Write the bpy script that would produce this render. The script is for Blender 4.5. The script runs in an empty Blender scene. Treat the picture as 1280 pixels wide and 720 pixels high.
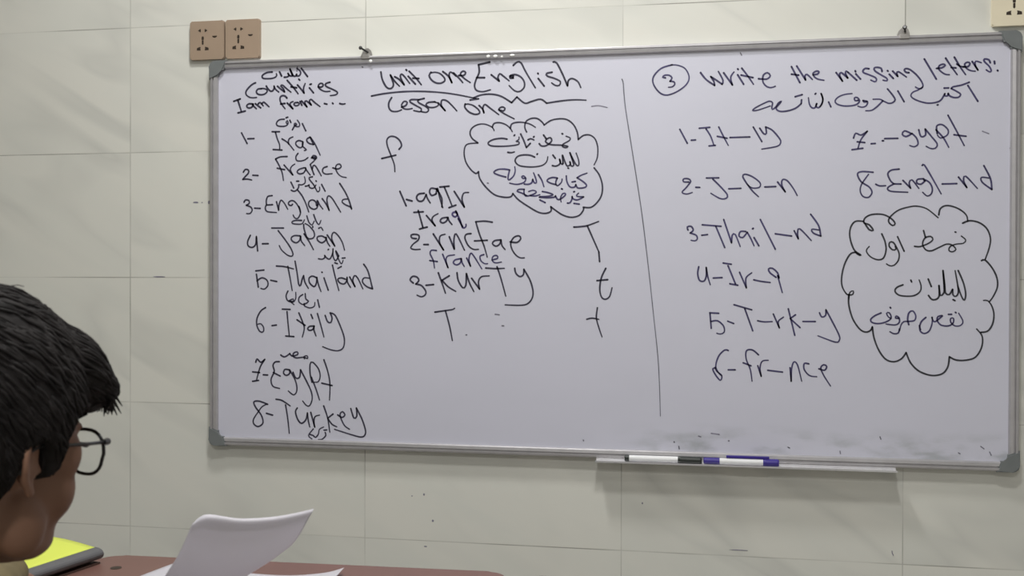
import bpy, bmesh, math, random
from mathutils import Vector, Matrix, Quaternion, noise
random.seed(7)
PI = math.pi
SC = bpy.context.scene
COL = SC.collection

# ------------------------------------------------------------------ camera
cam_data = bpy.data.cameras.new('camera')
cam_data.sensor_width = 36.0
cam_data.lens = 36.0 * 1324.687 / 1280.0
cam_data.clip_start = 0.05
cam_data.dof.use_dof = True
cam_data.dof.focus_distance = 2.28
cam_data.dof.aperture_fstop = 11.0
camera = bpy.data.objects.new('camera', cam_data)
COL.objects.link(camera)
_r, _u, _f = ((0.9828982, 0.1841281, 0.0028119), (-0.0040375, 0.0062817, 0.9999721), (-0.1841053, 0.9828822, -0.0069177))
_m = Matrix(((_r[0], _u[0], -_f[0], 0), (_r[1], _u[1], -_f[1], 0), (_r[2], _u[2], -_f[2], 0), (0, 0, 0, 1)))
camera.matrix_world = Matrix.Translation(Vector((1.3877, -2.35947, 1.18679))) @ _m
SC.camera = camera

# ------------------------------------------------------------------ world, lights, exposure
SC.view_settings.view_transform = 'Standard'
SC.view_settings.look = 'None'
SC.view_settings.exposure = 0.0
SC.view_settings.gamma = 1.0
SC.view_settings.use_curve_mapping = False
world = bpy.data.worlds.new('room_world')
SC.world = world
world.use_nodes = True
world.node_tree.nodes['Background'].inputs[0].default_value = (0.8, 0.85, 0.9, 1)
world.node_tree.nodes['Background'].inputs[1].default_value = 0.05

def area_light(name, loc, size_x, size_y, watts, color, rot=(0, 0, 0)):
    d = bpy.data.lights.new(name, 'AREA')
    d.shape = 'RECTANGLE'
    d.size, d.size_y = size_x, size_y
    d.energy, d.color = watts, color
    o = bpy.data.objects.new(name, d)
    o.location, o.rotation_euler = loc, rot
    COL.objects.link(o)
    return o
LAMPS = [((0.72, -0.78), 22), ((1.35, -1.45), 20), ((1.15, -3.7), 38)]        # square ceiling panels: position, watts; the rear one is added fill
for (lx, ly), watts in LAMPS:
    area_light('ceiling_panel_light', (lx, ly, 2.955), 0.24, 0.24, watts, (0.985, 0.985, 0.965))

# ------------------------------------------------------------------ materials
def mat(name, color, rough=0.6, metal=0.0, spec=0.5, var=0.0, scale=20.0, bump=0.0, coat=0.0):
    m = bpy.data.materials.new(name)
    m.use_nodes = True
    nt = m.node_tree
    b = nt.nodes['Principled BSDF']
    b.inputs['Roughness'].default_value = rough
    b.inputs['Metallic'].default_value = metal
    b.inputs['Specular IOR Level'].default_value = spec
    b.inputs['Coat Weight'].default_value = coat
    b.inputs['Base Color'].default_value = (*color, 1)
    tc = nt.nodes.new('ShaderNodeTexCoord')
    nz = nt.nodes.new('ShaderNodeTexNoise')
    nz.inputs['Scale'].default_value = scale
    nz.inputs['Detail'].default_value = 4
    nt.links.new(tc.outputs['Object'], nz.inputs['Vector'])
    rp = nt.nodes.new('ShaderNodeValToRGB')
    lo = [max(0, c * (1 - var)) for c in color]
    hi = [min(1, c * (1 + var)) for c in color]
    rp.color_ramp.elements[0].color = (*lo, 1)
    rp.color_ramp.elements[1].color = (*hi, 1)
    rp.color_ramp.elements[0].position = 0.3
    rp.color_ramp.elements[1].position = 0.7
    nt.links.new(nz.outputs['Fac'], rp.inputs['Fac'])
    nt.links.new(rp.outputs['Color'], b.inputs['Base Color'])
    if bump:
        bp = nt.nodes.new('ShaderNodeBump')
        bp.inputs['Strength'].default_value = bump
        bp.inputs['Distance'].default_value = 0.002
        nt.links.new(nz.outputs['Fac'], bp.inputs['Height'])
        nt.links.new(bp.outputs['Normal'], b.inputs['Normal'])
    return m

def tile_material():
    """glossy marble-look wall tiles, 596 x 302 mm, thin uneven grey joints, soft diagonal veins"""
    m = bpy.data.materials.new('marble_wall_tile')
    m.use_nodes = True
    nt = m.node_tree
    N = nt.nodes.new
    Lk = nt.links.new
    b = nt.nodes['Principled BSDF']
    b.inputs['Roughness'].default_value = 0.40
    b.inputs['Specular IOR Level'].default_value = 0.15
    tc = N('ShaderNodeTexCoord')
    sp = N('ShaderNodeSeparateXYZ')
    Lk(tc.outputs['Object'], sp.inputs[0])
    def math_(op, a, bb=None, c=None):
        n = N('ShaderNodeMath'); n.operation = op
        for i, v in enumerate((a, bb, c)):
            if v is None: continue
            if isinstance(v, (int, float)): n.inputs[i].default_value = v
            else: Lk(v, n.inputs[i])
        return n.outputs[0]
    def joint(coord, off, step, half):
        t = math_('DIVIDE', math_('SUBTRACT', coord, off), step)
        fr = math_('SUBTRACT', t, math_('ROUND', t))
        return math_('LESS_THAN', math_('MULTIPLY', math_('ABSOLUTE', fr), step), half)
    def noise_(scale, detail=2, dist=0.0, vec=None):
        n = N('ShaderNodeTexNoise')
        n.inputs['Scale'].default_value = scale
        n.inputs['Detail'].default_value = detail
        n.inputs['Distortion'].default_value = dist
        Lk(vec if vec else tc.outputs['Object'], n.inputs['Vector'])
        return n.outputs['Fac']
    def remap(v, a, bb, c, d):
        n = N('ShaderNodeMapRange')
        n.inputs['From Min'].default_value, n.inputs['From Max'].default_value = a, bb
        n.inputs['To Min'].default_value, n.inputs['To Max'].default_value = c, d
        Lk(v, n.inputs['Value'])
        return n.outputs['Result']
    jx = joint(sp.outputs['X'], 0.0026, 0.5960, 0.0011)
    jz = joint(sp.outputs['Z'], 1.7969, 0.3025, 0.0011)
    strength = remap(noise_(3.1, 3), 0.42, 0.62, 0.12, 0.85)
    grout = math_('MULTIPLY', math_('MAXIMUM', jx, jz), strength)
    # per-tile shift so that veins break at the joints
    cx = math_('FLOOR', math_('DIVIDE', math_('SUBTRACT', sp.outputs['X'], 0.0026), 0.5960))
    cz = math_('FLOOR', math_('DIVIDE', math_('SUBTRACT', sp.outputs['Z'], 1.7969), 0.3025))
    u = math_('ADD', math_('MULTIPLY', sp.outputs['X'], 0.55), math_('MULTIPLY', sp.outputs['Z'], 1.0))
    cb = N('ShaderNodeCombineXYZ')
    Lk(math_('MULTIPLY', math_('ADD', u, math_('MULTIPLY', cx, 3.17)), 5.0), cb.inputs[0])
    Lk(math_('ADD', math_('MULTIPLY', math_('SUBTRACT', sp.outputs['X'], math_('MULTIPLY', sp.outputs['Z'], 0.55)), 1.3), math_('MULTIPLY', cz, 5.31)), cb.inputs[1])
    cb.inputs[2].default_value = 0.4
    vein_n = noise_(1.1, 2, 0.4, cb.outputs[0])
    vein = remap(math_('ABSOLUTE', math_('SUBTRACT', vein_n, 0.5)), 0.0, 0.085, 1.0, 0.0)
    vein = math_('MULTIPLY', vein, remap(noise_(2.3, 2), 0.38, 0.62, 0.0, 0.7))
    cloud = remap(noise_(1.8, 3, 0.3, cb.outputs[0]), 0.35, 0.7, 0.0, 1.0)
    def mix(fac, a, bb):
        n = N('ShaderNodeMix'); n.data_type = 'RGBA'
        if isinstance(fac, (int, float)): n.inputs[0].default_value = fac
        else: Lk(fac, n.inputs[0])
        for i, v in ((6, a), (7, bb)):
            if isinstance(v, tuple): n.inputs[i].default_value = (*v, 1)
            else: Lk(v, n.inputs[i])
        return n.outputs[2]
    c = mix(cloud, (0.745, 0.735, 0.675), (0.715, 0.715, 0.66))
    c = mix(vein, c, (0.58, 0.58, 0.54))
    c = mix(grout, c, (0.30, 0.29, 0.26))
    Lk(c, b.inputs['Base Color'])
    bp = N('ShaderNodeBump'); bp.invert = True
    bp.inputs['Strength'].default_value = 0.4; bp.inputs['Distance'].default_value = 0.001
    Lk(math_('MAXIMUM', jx, jz), bp.inputs['Height'])
    Lk(bp.outputs['Normal'], b.inputs['Normal'])
    return m

def board_material():
    """white writing surface with old ink smudges low on the board"""
    m = bpy.data.materials.new('whiteboard_surface')
    m.use_nodes = True
    nt = m.node_tree
    N = nt.nodes.new; Lk = nt.links.new
    b = nt.nodes['Principled BSDF']
    b.inputs['Roughness'].default_value = 0.45
    b.inputs['Specular IOR Level'].default_value = 1.0
    tc = N('ShaderNodeTexCoord')
    nz = N('ShaderNodeTexNoise'); nz.inputs['Scale'].default_value = 9; nz.inputs['Detail'].default_value = 5
    mp = N('ShaderNodeMapping'); mp.inputs['Scale'].default_value = (1, 1, 2.6)
    Lk(tc.outputs['Object'], mp.inputs[0]); Lk(mp.outputs[0], nz.inputs['Vector'])
    sp = N('ShaderNodeSeparateXYZ'); Lk(tc.outputs['Object'], sp.inputs[0])
    def rng(v, a, bb, c, d):
        n = N('ShaderNodeMapRange'); n.interpolation_type = 'SMOOTHSTEP'
        n.inputs['From Min'].default_value, n.inputs['From Max'].default_value = a, bb
        n.inputs['To Min'].default_value, n.inputs['To Max'].default_value = c, d
        Lk(v, n.inputs['Value']); return n.outputs['Result']
    def mul(a, bb):
        n = N('ShaderNodeMath'); n.operation = 'MULTIPLY'; Lk(a, n.inputs[0]); Lk(bb, n.inputs[1]); return n.outputs[0]
    low = rng(sp.outputs['Z'], 0.825, 0.885, 1.0, 0.0)
    right = rng(sp.outputs['X'], 1.15, 1.35, 0.0, 1.0)
    sm = mul(mul(low, right), rng(nz.outputs['Fac'], 0.44, 0.66, 0.0, 0.75))
    nz2 = N('ShaderNodeTexNoise'); nz2.inputs['Scale'].default_value = 3; nz2.inputs['Detail'].default_value = 3
    Lk(mp.outputs[0], nz2.inputs['Vector'])
    haze = rng(nz2.outputs['Fac'], 0.4, 0.75, 0.0, 0.16)
    def mix(fac, a, bb):
        n = N('ShaderNodeMix'); n.data_type = 'RGBA'; Lk(fac, n.inputs[0])
        for i, v in ((6, a), (7, bb)):
            if isinstance(v, tuple): n.inputs[i].default_value = (*v, 1)
            else: Lk(v, n.inputs[i])
        return n.outputs[2]
    c = mix(haze, (0.645, 0.643, 0.745), (0.56, 0.565, 0.645))
    c = mix(sm, c, (0.36, 0.38, 0.40))
    Lk(c, b.inputs['Base Color'])
    return m

M = dict(
    tile=tile_material(), board=board_material(),
    plaster=mat('painted_plaster', (0.62, 0.62, 0.60), 0.8, var=0.04, scale=6),
    ceiling=mat('ceiling_paint', (0.78, 0.78, 0.77), 0.85, var=0.03, scale=4),
    floor=mat('floor_tile', (0.42, 0.40, 0.37), 0.5, var=0.08, scale=5),
    alu=mat('brushed_aluminium', (0.52, 0.505, 0.52), 0.38, metal=0.6, var=0.06, scale=40),
    bright_alu=mat('polished_aluminium', (0.74, 0.73, 0.75), 0.25, metal=0.5, var=0.04, scale=40),
    cap=mat('grey_plastic', (0.175, 0.188, 0.190), 0.5, var=0.06, scale=30),
    bracket=mat('dull_steel', (0.42, 0.40, 0.38), 0.4, metal=0.7, var=0.1, scale=60),
    screw=mat('dark_screw_steel', (0.06, 0.06, 0.06), 0.35, metal=0.8, var=0.1),
    chip=mat('white_glossy_speck', (0.92, 0.92, 0.90), 0.2),
    ink_k=mat('black_marker_ink', (0.034, 0.031, 0.058), 0.5, var=0.3, scale=25),
    ink_b=mat('dark_blue_marker_ink', (0.052, 0.044, 0.125), 0.5, var=0.3, scale=25),
    ink_c=mat('black_cloud_ink', (0.026, 0.026, 0.036), 0.5, var=0.3, scale=25),
    ink_d=mat('thin_grey_ink', (0.15, 0.15, 0.19), 0.5, var=0.3, scale=25),
    ink_g=mat('faded_ink', (0.22, 0.21, 0.27), 0.5, var=0.3, scale=25),
    ink_p=mat('smeared_purple_ink', (0.065, 0.050, 0.16), 0.5, var=0.3, scale=25),
    tan=mat('tan_socket_plastic', (0.36, 0.268, 0.195), 0.42, var=0.04, scale=15),
    cream=mat('cream_socket_plastic', (0.82, 0.74, 0.56), 0.4, var=0.03, scale=15),
    hole=mat('socket_hole_dark', (0.03, 0.018, 0.01), 0.6, var=0.1),
    white_plastic=mat('white_marker_plastic', (0.86, 0.86, 0.87), 0.25, var=0.02),
    blue_plastic=mat('blue_violet_cap', (0.045, 0.028, 0.26), 0.3, var=0.08),
    black_plastic=mat('black_cap', (0.02, 0.025, 0.022), 0.3, var=0.1),
    desk=mat('brown_desk_laminate', (0.165, 0.082, 0.066), 0.45, var=0.06, scale=12),
    edge=mat('dark_desk_edge', (0.075, 0.042, 0.032), 0.5, var=0.08),
    steel=mat('painted_steel', (0.09, 0.09, 0.10), 0.4, metal=0.4, var=0.08),
    yellow=mat('yellow_green_cover', (0.66, 0.74, 0.10), 0.5, var=0.03, scale=8),
    grey_cover=mat('dark_grey_spine', (0.10, 0.10, 0.105), 0.5, var=0.08),
    pages=mat('page_edges', (0.10, 0.065, 0.05), 0.7, var=0.1),
    paper=mat('white_paper', (0.80, 0.79, 0.83), 0.7, var=0.02, scale=10),
    skin=mat('brown_skin', (0.235, 0.125, 0.082), 0.55, spec=0.35, var=0.08, scale=18),
    hair=mat('black_hair', (0.013, 0.011, 0.011), 0.7, spec=0.18, var=0.4, scale=60),
    shirt=mat('olive_cotton', (0.145, 0.115, 0.055), 0.85, var=0.15, scale=40, bump=0.3),
    trouser=mat('dark_denim', (0.03, 0.035, 0.05), 0.85, var=0.2, scale=60, bump=0.3),
    shoe=mat('black_shoe_rubber', (0.02, 0.02, 0.02), 0.6, var=0.2),
    glasses=mat('black_glasses_plastic', (0.012, 0.012, 0.013), 0.3, var=0.1),
    eye=mat('eye_white', (0.75, 0.73, 0.70), 0.25, var=0.03),
    iris=mat('dark_iris', (0.02, 0.012, 0.008), 0.2, var=0.1),
    lip=mat('lip_skin', (0.24, 0.10, 0.08), 0.5, var=0.06),
    lamp_body=mat('white_lamp_metal', (0.8, 0.8, 0.8), 0.5, var=0.02),
)
def lens_material():
    m = bpy.data.materials.new('clear_lens'); m.use_nodes = True
    b = m.node_tree.nodes['Principled BSDF']
    b.inputs['Base Color'].default_value = (0.97, 0.98, 0.98, 1)
    b.inputs['Roughness'].default_value = 0.02
    b.inputs['IOR'].default_value = 1.05
    b.inputs['Transmission Weight'].default_value = 1.0
    return m
def paper_material():
    m = bpy.data.materials.new('thin_white_paper'); m.use_nodes = True
    nt = m.node_tree
    b = nt.nodes['Principled BSDF']
    b.inputs['Base Color'].default_value = (0.80, 0.785, 0.83, 1)
    b.inputs['Roughness'].default_value = 0.7
    tr = nt.nodes.new('ShaderNodeBsdfTranslucent'); tr.inputs[0].default_value = (0.80, 0.77, 0.83, 1)
    mx = nt.nodes.new('ShaderNodeMixShader'); mx.inputs[0].default_value = 0.42
    nt.links.new(b.outputs[0], mx.inputs[1]); nt.links.new(tr.outputs[0], mx.inputs[2])
    nt.links.new(mx.outputs[0], nt.nodes['Material Output'].inputs[0])
    return m
M['paper'] = paper_material()
M['lens'] = lens_material()
def lamp_material():
    m = bpy.data.materials.new('lit_diffuser'); m.use_nodes = True
    b = m.node_tree.nodes['Principled BSDF']
    b.inputs['Emission Color'].default_value = (1, 0.985, 0.93, 1)
    b.inputs['Emission Strength'].default_value = 4.0
    return m
M['lit'] = lamp_material()

# ------------------------------------------------------------------ helpers
def link_mesh(name, bm, material, parent=None, smooth=False, loc=None):
    me = bpy.data.meshes.new(name)
    bmesh.ops.recalc_face_normals(bm, faces=bm.faces)
    bm.to_mesh(me); bm.free()
    o = bpy.data.objects.new(name, me)
    COL.objects.link(o)
    for mm in (material if isinstance(material, (list, tuple)) else [material]):
        me.materials.append(mm)
    if smooth:
        for p in me.polygons: p.use_smooth = True
    if parent is not None: o.parent = parent
    if loc is not None: o.location = loc
    return o

def thing(name, label, cat, loc=(0, 0, 0), rz=0.0, group=None):
    o = bpy.data.objects.new(name, None)
    COL.objects.link(o)
    o.empty_display_size = 0.05
    o.location = loc; o.rotation_euler = (0, 0, rz)
    o['label'] = label; o['category'] = cat
    if group: o['group'] = group
    return o

def tag(o, label, cat, group=None):
    o['label'] = label; o['category'] = cat
    if group: o['group'] = group
    return o

def add_box(bm, lo, hi, bevel=0.0, mtx=None):
    r = bmesh.ops.create_cube(bm, size=1.0)
    vs = r['verts']
    for v in vs:
        v.co = Vector([(lo[i] + hi[i]) / 2 + v.co[i] * (hi[i] - lo[i]) for i in range(3)])
    if bevel:
        es = list({e for v in vs for e in v.link_edges})
        rb = bmesh.ops.bevel(bm, geom=es, offset=bevel, segments=2, affect='EDGES', profile=0.7)
        vs = list({v for f in rb['faces'] for v in f.verts} | {v for v in vs if v.is_valid})
    if mtx is not None:
        bmesh.ops.transform(bm, matrix=mtx, verts=[v for v in vs if v.is_valid])

def add_prism(bm, pts, axis, a, b):
    """extrude polygon pts (2D) along axis from a to b"""
    def mk(p, t):
        if axis == 'x': return (t, p[0], p[1])
        if axis == 'y': return (p[0], t, p[1])
        return (p[0], p[1], t)
    v0 = [bm.verts.new(mk(p, a)) for p in pts]
    v1 = [bm.verts.new(mk(p, b)) for p in pts]
    n = len(pts)
    bm.faces.new(v0); bm.faces.new(v1[::-1])
    for i in range(n):
        bm.faces.new((v0[i], v0[(i + 1) % n], v1[(i + 1) % n], v1[i]))

def add_tube(bm, pts, radii, seg=12, caps=True):
    pts = [Vector(p) for p in pts]
    if isinstance(radii, (int, float)): radii = [radii] * len(pts)
    rings = []
    prev = None
    for i, p in enumerate(pts):
        t = (pts[min(i + 1, len(pts) - 1)] - pts[max(i - 1, 0)]).normalized()
        if prev is None:
            a = Vector((0, 0, 1)) if abs(t.z) < 0.9 else Vector((1, 0, 0))
            n = t.cross(a).normalized()
        else:
            n = (prev - t * prev.dot(t)).normalized()
        prev = n
        bn = t.cross(n)
        rings.append([bm.verts.new(p + (n * math.cos(k * 2 * PI / seg) + bn * math.sin(k * 2 * PI / seg)) * radii[i]) for k in range(seg)])
    for i in range(len(rings) - 1):
        for k in range(seg):
            bm.faces.new((rings[i][k], rings[i][(k + 1) % seg], rings[i + 1][(k + 1) % seg], rings[i + 1][k]))
    if caps:
        bm.faces.new(rings[0][::-1]); bm.faces.new(rings[-1])

def add_ellipsoid(bm, c, r, mtx=None, seg=24):
    mm = Matrix.Translation(c) @ (mtx.to_4x4() if mtx is not None else Matrix()) @ Matrix.Diagonal((*r, 1))
    nv = seg // 2
    rings = []
    for i in range(1, nv):
        th = PI * i / nv
        rings.append([bm.verts.new(mm @ Vector((math.sin(th) * math.cos(2 * PI * k / seg), math.sin(th) * math.sin(2 * PI * k / seg), math.cos(th)))) for k in range(seg)])
    top = bm.verts.new(mm @ Vector((0, 0, 1))); bot = bm.verts.new(mm @ Vector((0, 0, -1)))
    for k in range(seg):
        k2 = (k + 1) % seg
        bm.faces.new((top, rings[0][k], rings[0][k2]))
        bm.faces.new((bot, rings[-1][k2], rings[-1][k]))
        for a, b in zip(rings, rings[1:]):
            bm.faces.new((a[k], b[k], b[k2], a[k2]))

def add_capsule(bm, a, b, ra, rb, n=6):
    """tapered capsule built as a chain of overlapping spheres and a tube"""
    a, b = Vector(a), Vector(b)
    add_ellipsoid(bm, a, (ra,) * 3, seg=16); add_ellipsoid(bm, b, (rb,) * 3, seg=16)
    if (b - a).length > 1e-4:
        add_tube(bm, [a.lerp(b, t / n) for t in range(n + 1)], [ra + (rb - ra) * t / n for t in range(n + 1)], seg=16)

def chain(bm, pts, radii):
    for i in range(len(pts) - 1):
        add_capsule(bm, pts[i], pts[i + 1], radii[i], radii[i + 1])

def remeshed(name, bm, voxel, material, parent=None, smooth_iter=6, factor=0.5):
    """union of the overlapping shells in bm as one continuous smooth surface"""
    me = bpy.data.meshes.new('union'); bmesh.ops.recalc_face_normals(bm, faces=bm.faces)
    bm.to_mesh(me); bm.free()
    t = bpy.data.objects.new('union', me); COL.objects.link(t)
    r = t.modifiers.new('r', 'REMESH'); r.mode = 'VOXEL'; r.voxel_size = voxel
    s = t.modifiers.new('s', 'SMOOTH'); s.iterations = smooth_iter; s.factor = factor
    dg = bpy.context.evaluated_depsgraph_get()
    out = bpy.data.meshes.new_from_object(t.evaluated_get(dg))
    bpy.data.objects.remove(t); bpy.data.meshes.remove(me)
    out.name = name
    out.materials.clear(); out.materials.append(material)
    for p in out.polygons: p.use_smooth = True
    o = bpy.data.objects.new(name, out); COL.objects.link(o)
    if parent is not None: o.parent = parent
    return o

def rounded_rect(w, h, r, seg=5, cx=0.0, cy=0.0):
    pts = []
    for sx, sy, a0 in ((1, 1, 0), (-1, 1, 90), (-1, -1, 180), (1, -1, 270)):
        for k in range(seg + 1):
            a = math.radians(a0 + 90 * k / seg)
            pts.append((cx + sx * (w / 2 - r) + r * math.cos(a), cy + sy * (h / 2 - r) + r * math.sin(a)))
    return pts

def structure(o):
    o['kind'] = 'structure'
    return o

# ------------------------------------------------------------------ the room
X0, X1, Y0, ZC = -2.2, 3.9, -5.0, 3.0
def room_slab(name, lo, hi, m):
    bm = bmesh.new(); add_box(bm, lo, hi)
    return structure(link_mesh(name, bm, m))
wall_front = room_slab('wall_front', (X0 - .1, 0, 0), (X1 + .1, 0.1, ZC), M['tile'])
room_slab('wall_back', (X0 - .1, Y0 - .1, 0), (X1 + .1, Y0, ZC), M['plaster'])
room_slab('wall_left', (X0 - .1, Y0, 0), (X0, 0, ZC), M['plaster'])
room_slab('wall_right', (X1, Y0, 0), (X1 + .1, 0, ZC), M['plaster'])
room_slab('floor', (X0 - .1, Y0 - .1, -0.1), (X1 + .1, 0.1, 0), M['floor'])
room_slab('ceiling', (X0 - .1, Y0 - .1, ZC), (X1 + .1, 0.1, ZC + .1), M['ceiling'])

# old screw holes and ink specks on the tiles
bm = bmesh.new()
for x, z, w, h in ((.7408, .6938, .0024, .0028), (.7619, .6338, .0024, .0030), (.7449, .574, .0036, .0014), (.7122, .689, .0016, .0014),
                   (1.2412, .6943, .0016, .0022), (.1742, 1.3723, .0070, .0022), (.190, 1.372, .0022, .0014), (.2075, 1.372, .0022, .0050),
                   (.240, 1.8050, .0030, .0010), (.0795, 1.1938, .0180, .0014), (1.452, .6005, .020, .0010)):
    add_prism(bm, [(x + w * math.cos(k * PI / 5) * random.uniform(.8, 1.15), z + h * math.sin(k * PI / 5) * random.uniform(.8, 1.15)) for k in range(10)], 'y', -.0004, .0002)
add_tube(bm, [(1.7690, -.0003, .615), (1.7697, -.0003, .610), (1.7722, -.0003, .605)], .0011, 6)
link_mesh('wall_speck', bm, M['ink_g'], wall_front)

# ------------------------------------------------------------------ ceiling lamps (out of the frame, they light the room; the rear one is added to fill the shadows)
for ((lx, ly), watts), lab in zip(LAMPS, ('square white ceiling lamp nearest the wall with the whiteboard', 'square white ceiling lamp above the row of desks', 'square white fill lamp added on the ceiling at the back of the room')):
    t = thing('ceiling_lamp', lab, 'lamp', (lx, ly, ZC), group='square lamps on the ceiling')
    bm = bmesh.new(); add_box(bm, (-.15, -.15, -.030), (.15, .15, 0), .006)
    link_mesh('lamp_housing', bm, M['lamp_body'], t)
    bm = bmesh.new(); add_box(bm, (-.125, -.125, -.036), (.125, .125, -.029), .003)
    link_mesh('diffuser', bm, M['lit'], t)

# ------------------------------------------------------------------ whiteboard
BX, BZ, BW, BH = 0.2197, 0.7946, 1.7954, 0.9094
board = thing('whiteboard', 'large whiteboard with aluminium frame covered in handwritten English and Arabic lesson notes', 'whiteboard', (BX, 0, BZ))
bm = bmesh.new(); add_box(bm, (.012, -.0135, .012), (BW - .012, -.003, BH - .012))
surface = link_mesh('writing_surface', bm, M['board'], board, loc=(-0.0, 0, 0))
for v in surface.data.vertices: v.co += Vector((BX, 0, BZ))       # keep the surface texture in room coordinates
surface.location = (-BX, 0, -BZ)
PROFILE = [(0, -.002), (0, -.017), (.0015, -.0215), (.0035, -.0225), (.0070, -.0225), (.0080, -.0190), (.0098, -.0190), (.0108, -.0220),
           (.0172, -.0210), (.0195, -.0180), (.0200, -.0130), (.0200, -.002)]
def rail(side):
    bm = bmesh.new()
    if side == 'bottom': add_prism(bm, [(y, t) for t, y in PROFILE], 'x', .03, BW - .03)
    if side == 'top': add_prism(bm, [(y, BH - t * .9) for t, y in PROFILE], 'x', .03, BW - .03)
    if side == 'left': add_prism(bm, [(t, y) for t, y in PROFILE], 'z', .03, BH - .03)
    if side == 'right': add_prism(bm, [(BW - t, y) for t, y in PROFILE], 'z', .03, BH - .03)
    return link_mesh('frame_rail', bm, M['alu'], board)
for s in ('bottom', 'top', 'left', 'right'): rail(s)
def corner_cap(fx, fz):
    L, w, ri, ro = .044, .0215, .010, .014
    p = [(L, -.001), (L - .009, w)]
    p += [(w + ri - ri * math.sin(a), w + ri - ri * math.cos(a)) for a in [k * PI / 10 for k in range(6)]]
    p += [(w, L - .009), (-.001, L)]
    p += [(ro - .001 - ro * math.cos(a), ro - .001 - ro * math.sin(a)) for a in [k * PI / 10 for k in range(6)]]
    q = [((BW - u) if fx else u, (BH - v) if fz else v) for u, v in p]
    bm = bmesh.new(); add_prism(bm, q, 'y', -.0245, -.001)
    es = [e for e in bm.edges if all(abs(v.co.y + .0245) < 1e-5 for v in e.verts)]
    bmesh.ops.bevel(bm, geom=es, offset=.0025, segments=2, affect='EDGES')
    link_mesh('corner_cap', bm, M['cap'], board)
for fx in (0, 1):
    for fz in (0, 1): corner_cap(fx, fz)
# hanging brackets on the top rail
def bracket(x, screw_dir):
    bm = bmesh.new()
    pts = [(-.013, -.006), (.012, -.006), (.012, .006), (.009, .014), (.003, .019), (-.003, .018), (-.010, .011), (-.013, .004)]
    add_prism(bm, [(x + a, BH + b) for a, b in pts], 'y', -.0120, -.0085)
    add_box(bm, (x - .010, -.024, BH - .008), (x + .010, -.010, BH + .0015), .001)
    o = link_mesh('hanging_bracket', bm, M['bracket'], board)
    bm = bmesh.new()
    e = Vector((x + screw_dir[0], -.030, BH + screw_dir[1]))
    s = Vector((x + .003, -.010, BH + .009))
    add_tube(bm, [s, e], .0022, 10)
    d = (e - s).normalized()
    add_tube(bm, [e - d * .001, e + d * .0015, e + d * .003], [.0045, .0045, .003], 12)
    link_mesh('screw', bm, M['screw'], o)
bracket(.6053 - BX, (-.009, .016))
bracket(1.7853 - BX, (-.001, .014))
for x, z, w, h in ((.6178, 1.6905, .0042, .0036), (.8938, 1.6915, .0046, .0034), (.9104, 1.6912, .0052, .0034), (.9251, 1.6895, .0030, .0022), (.9489, 1.6920, .0060, .0028)):
    bm = bmesh.new(); add_ellipsoid(bm, (x - BX, -.0222, z - BZ), (w, .0012, h), seg=12)
    link_mesh('white_speck', bm, M['chip'], board, smooth=True)
# clip-on pen tray under the bottom rail
bm = bmesh.new()
tx0, tx1 = 1.141 - BX, 1.772 - BX
tray_p = [(-.0228, .0015), (-.0228, -.0050), (-.0480, -.0050), (-.0480, -.0012), (-.0470, -.0012), (-.0470, -.0036), (-.0240, -.0036), (-.0240, .0015)]
add_prism(bm, tray_p, 'x', tx0, tx1)
link_mesh('pen_tray', bm, M['bright_alu'], board)

# handwriting: every written line is a thin raised ink mesh on the writing surface
INK_Y = -.0139
def spline(pts, closed=False):
    if len(pts) < 3: return pts
    out = []
    n = len(pts)
    for i in range(n - 1):
        p0, p1, p2, p3 = pts[max(i - 1, 0)], pts[i], pts[i + 1], pts[min(i + 2, n - 1)]
        d = (p2 - p1).length
        k = max(2, min(8, int(d / .003)))
        for s in range(k):
            t = s / k
            out.append(0.5 * ((2 * p1) + (p2 - p0) * t + (2 * p0 - 5 * p1 + 4 * p2 - p3) * t * t + (3 * p1 - p0 - 3 * p2 + p3) * t ** 3))
    out.append(pts[-1])
    return out
def ribbon(bm, pts, w, taper):
    n = len(pts)
    h = w / 2
    L = []; Rr = []
    for i, p in enumerate(pts):
        t = pts[min(i + 1, n - 1)] - pts[max(i - 1, 0)]
        t = t.normalized() if t.length > 1e-9 else Vector((1, 0))
        nn = Vector((-t.y, t.x))
        f = h * (1 - taper * (i / max(1, n - 1)) ** 2) * (1 + .10 * noise.noise(Vector((p.x * 60, p.y * 60, 0))))
        L.append(bm.verts.new((p.x + nn.x * f, INK_Y, p.y + nn.y * f)))
        Rr.append(bm.verts.new((p.x - nn.x * f, INK_Y, p.y - nn.y * f)))
    for i in range(n - 1):
        bm.faces.new((L[i], L[i + 1], Rr[i + 1], Rr[i]))
    for p, f in ((pts[0], h), (pts[-1], h * (1 - taper))):
        vs = [bm.verts.new((p.x + f * math.cos(k * PI / 5), INK_Y, p.y + f * math.sin(k * PI / 5))) for k in range(10)]
        bm.faces.new(vs)
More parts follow.
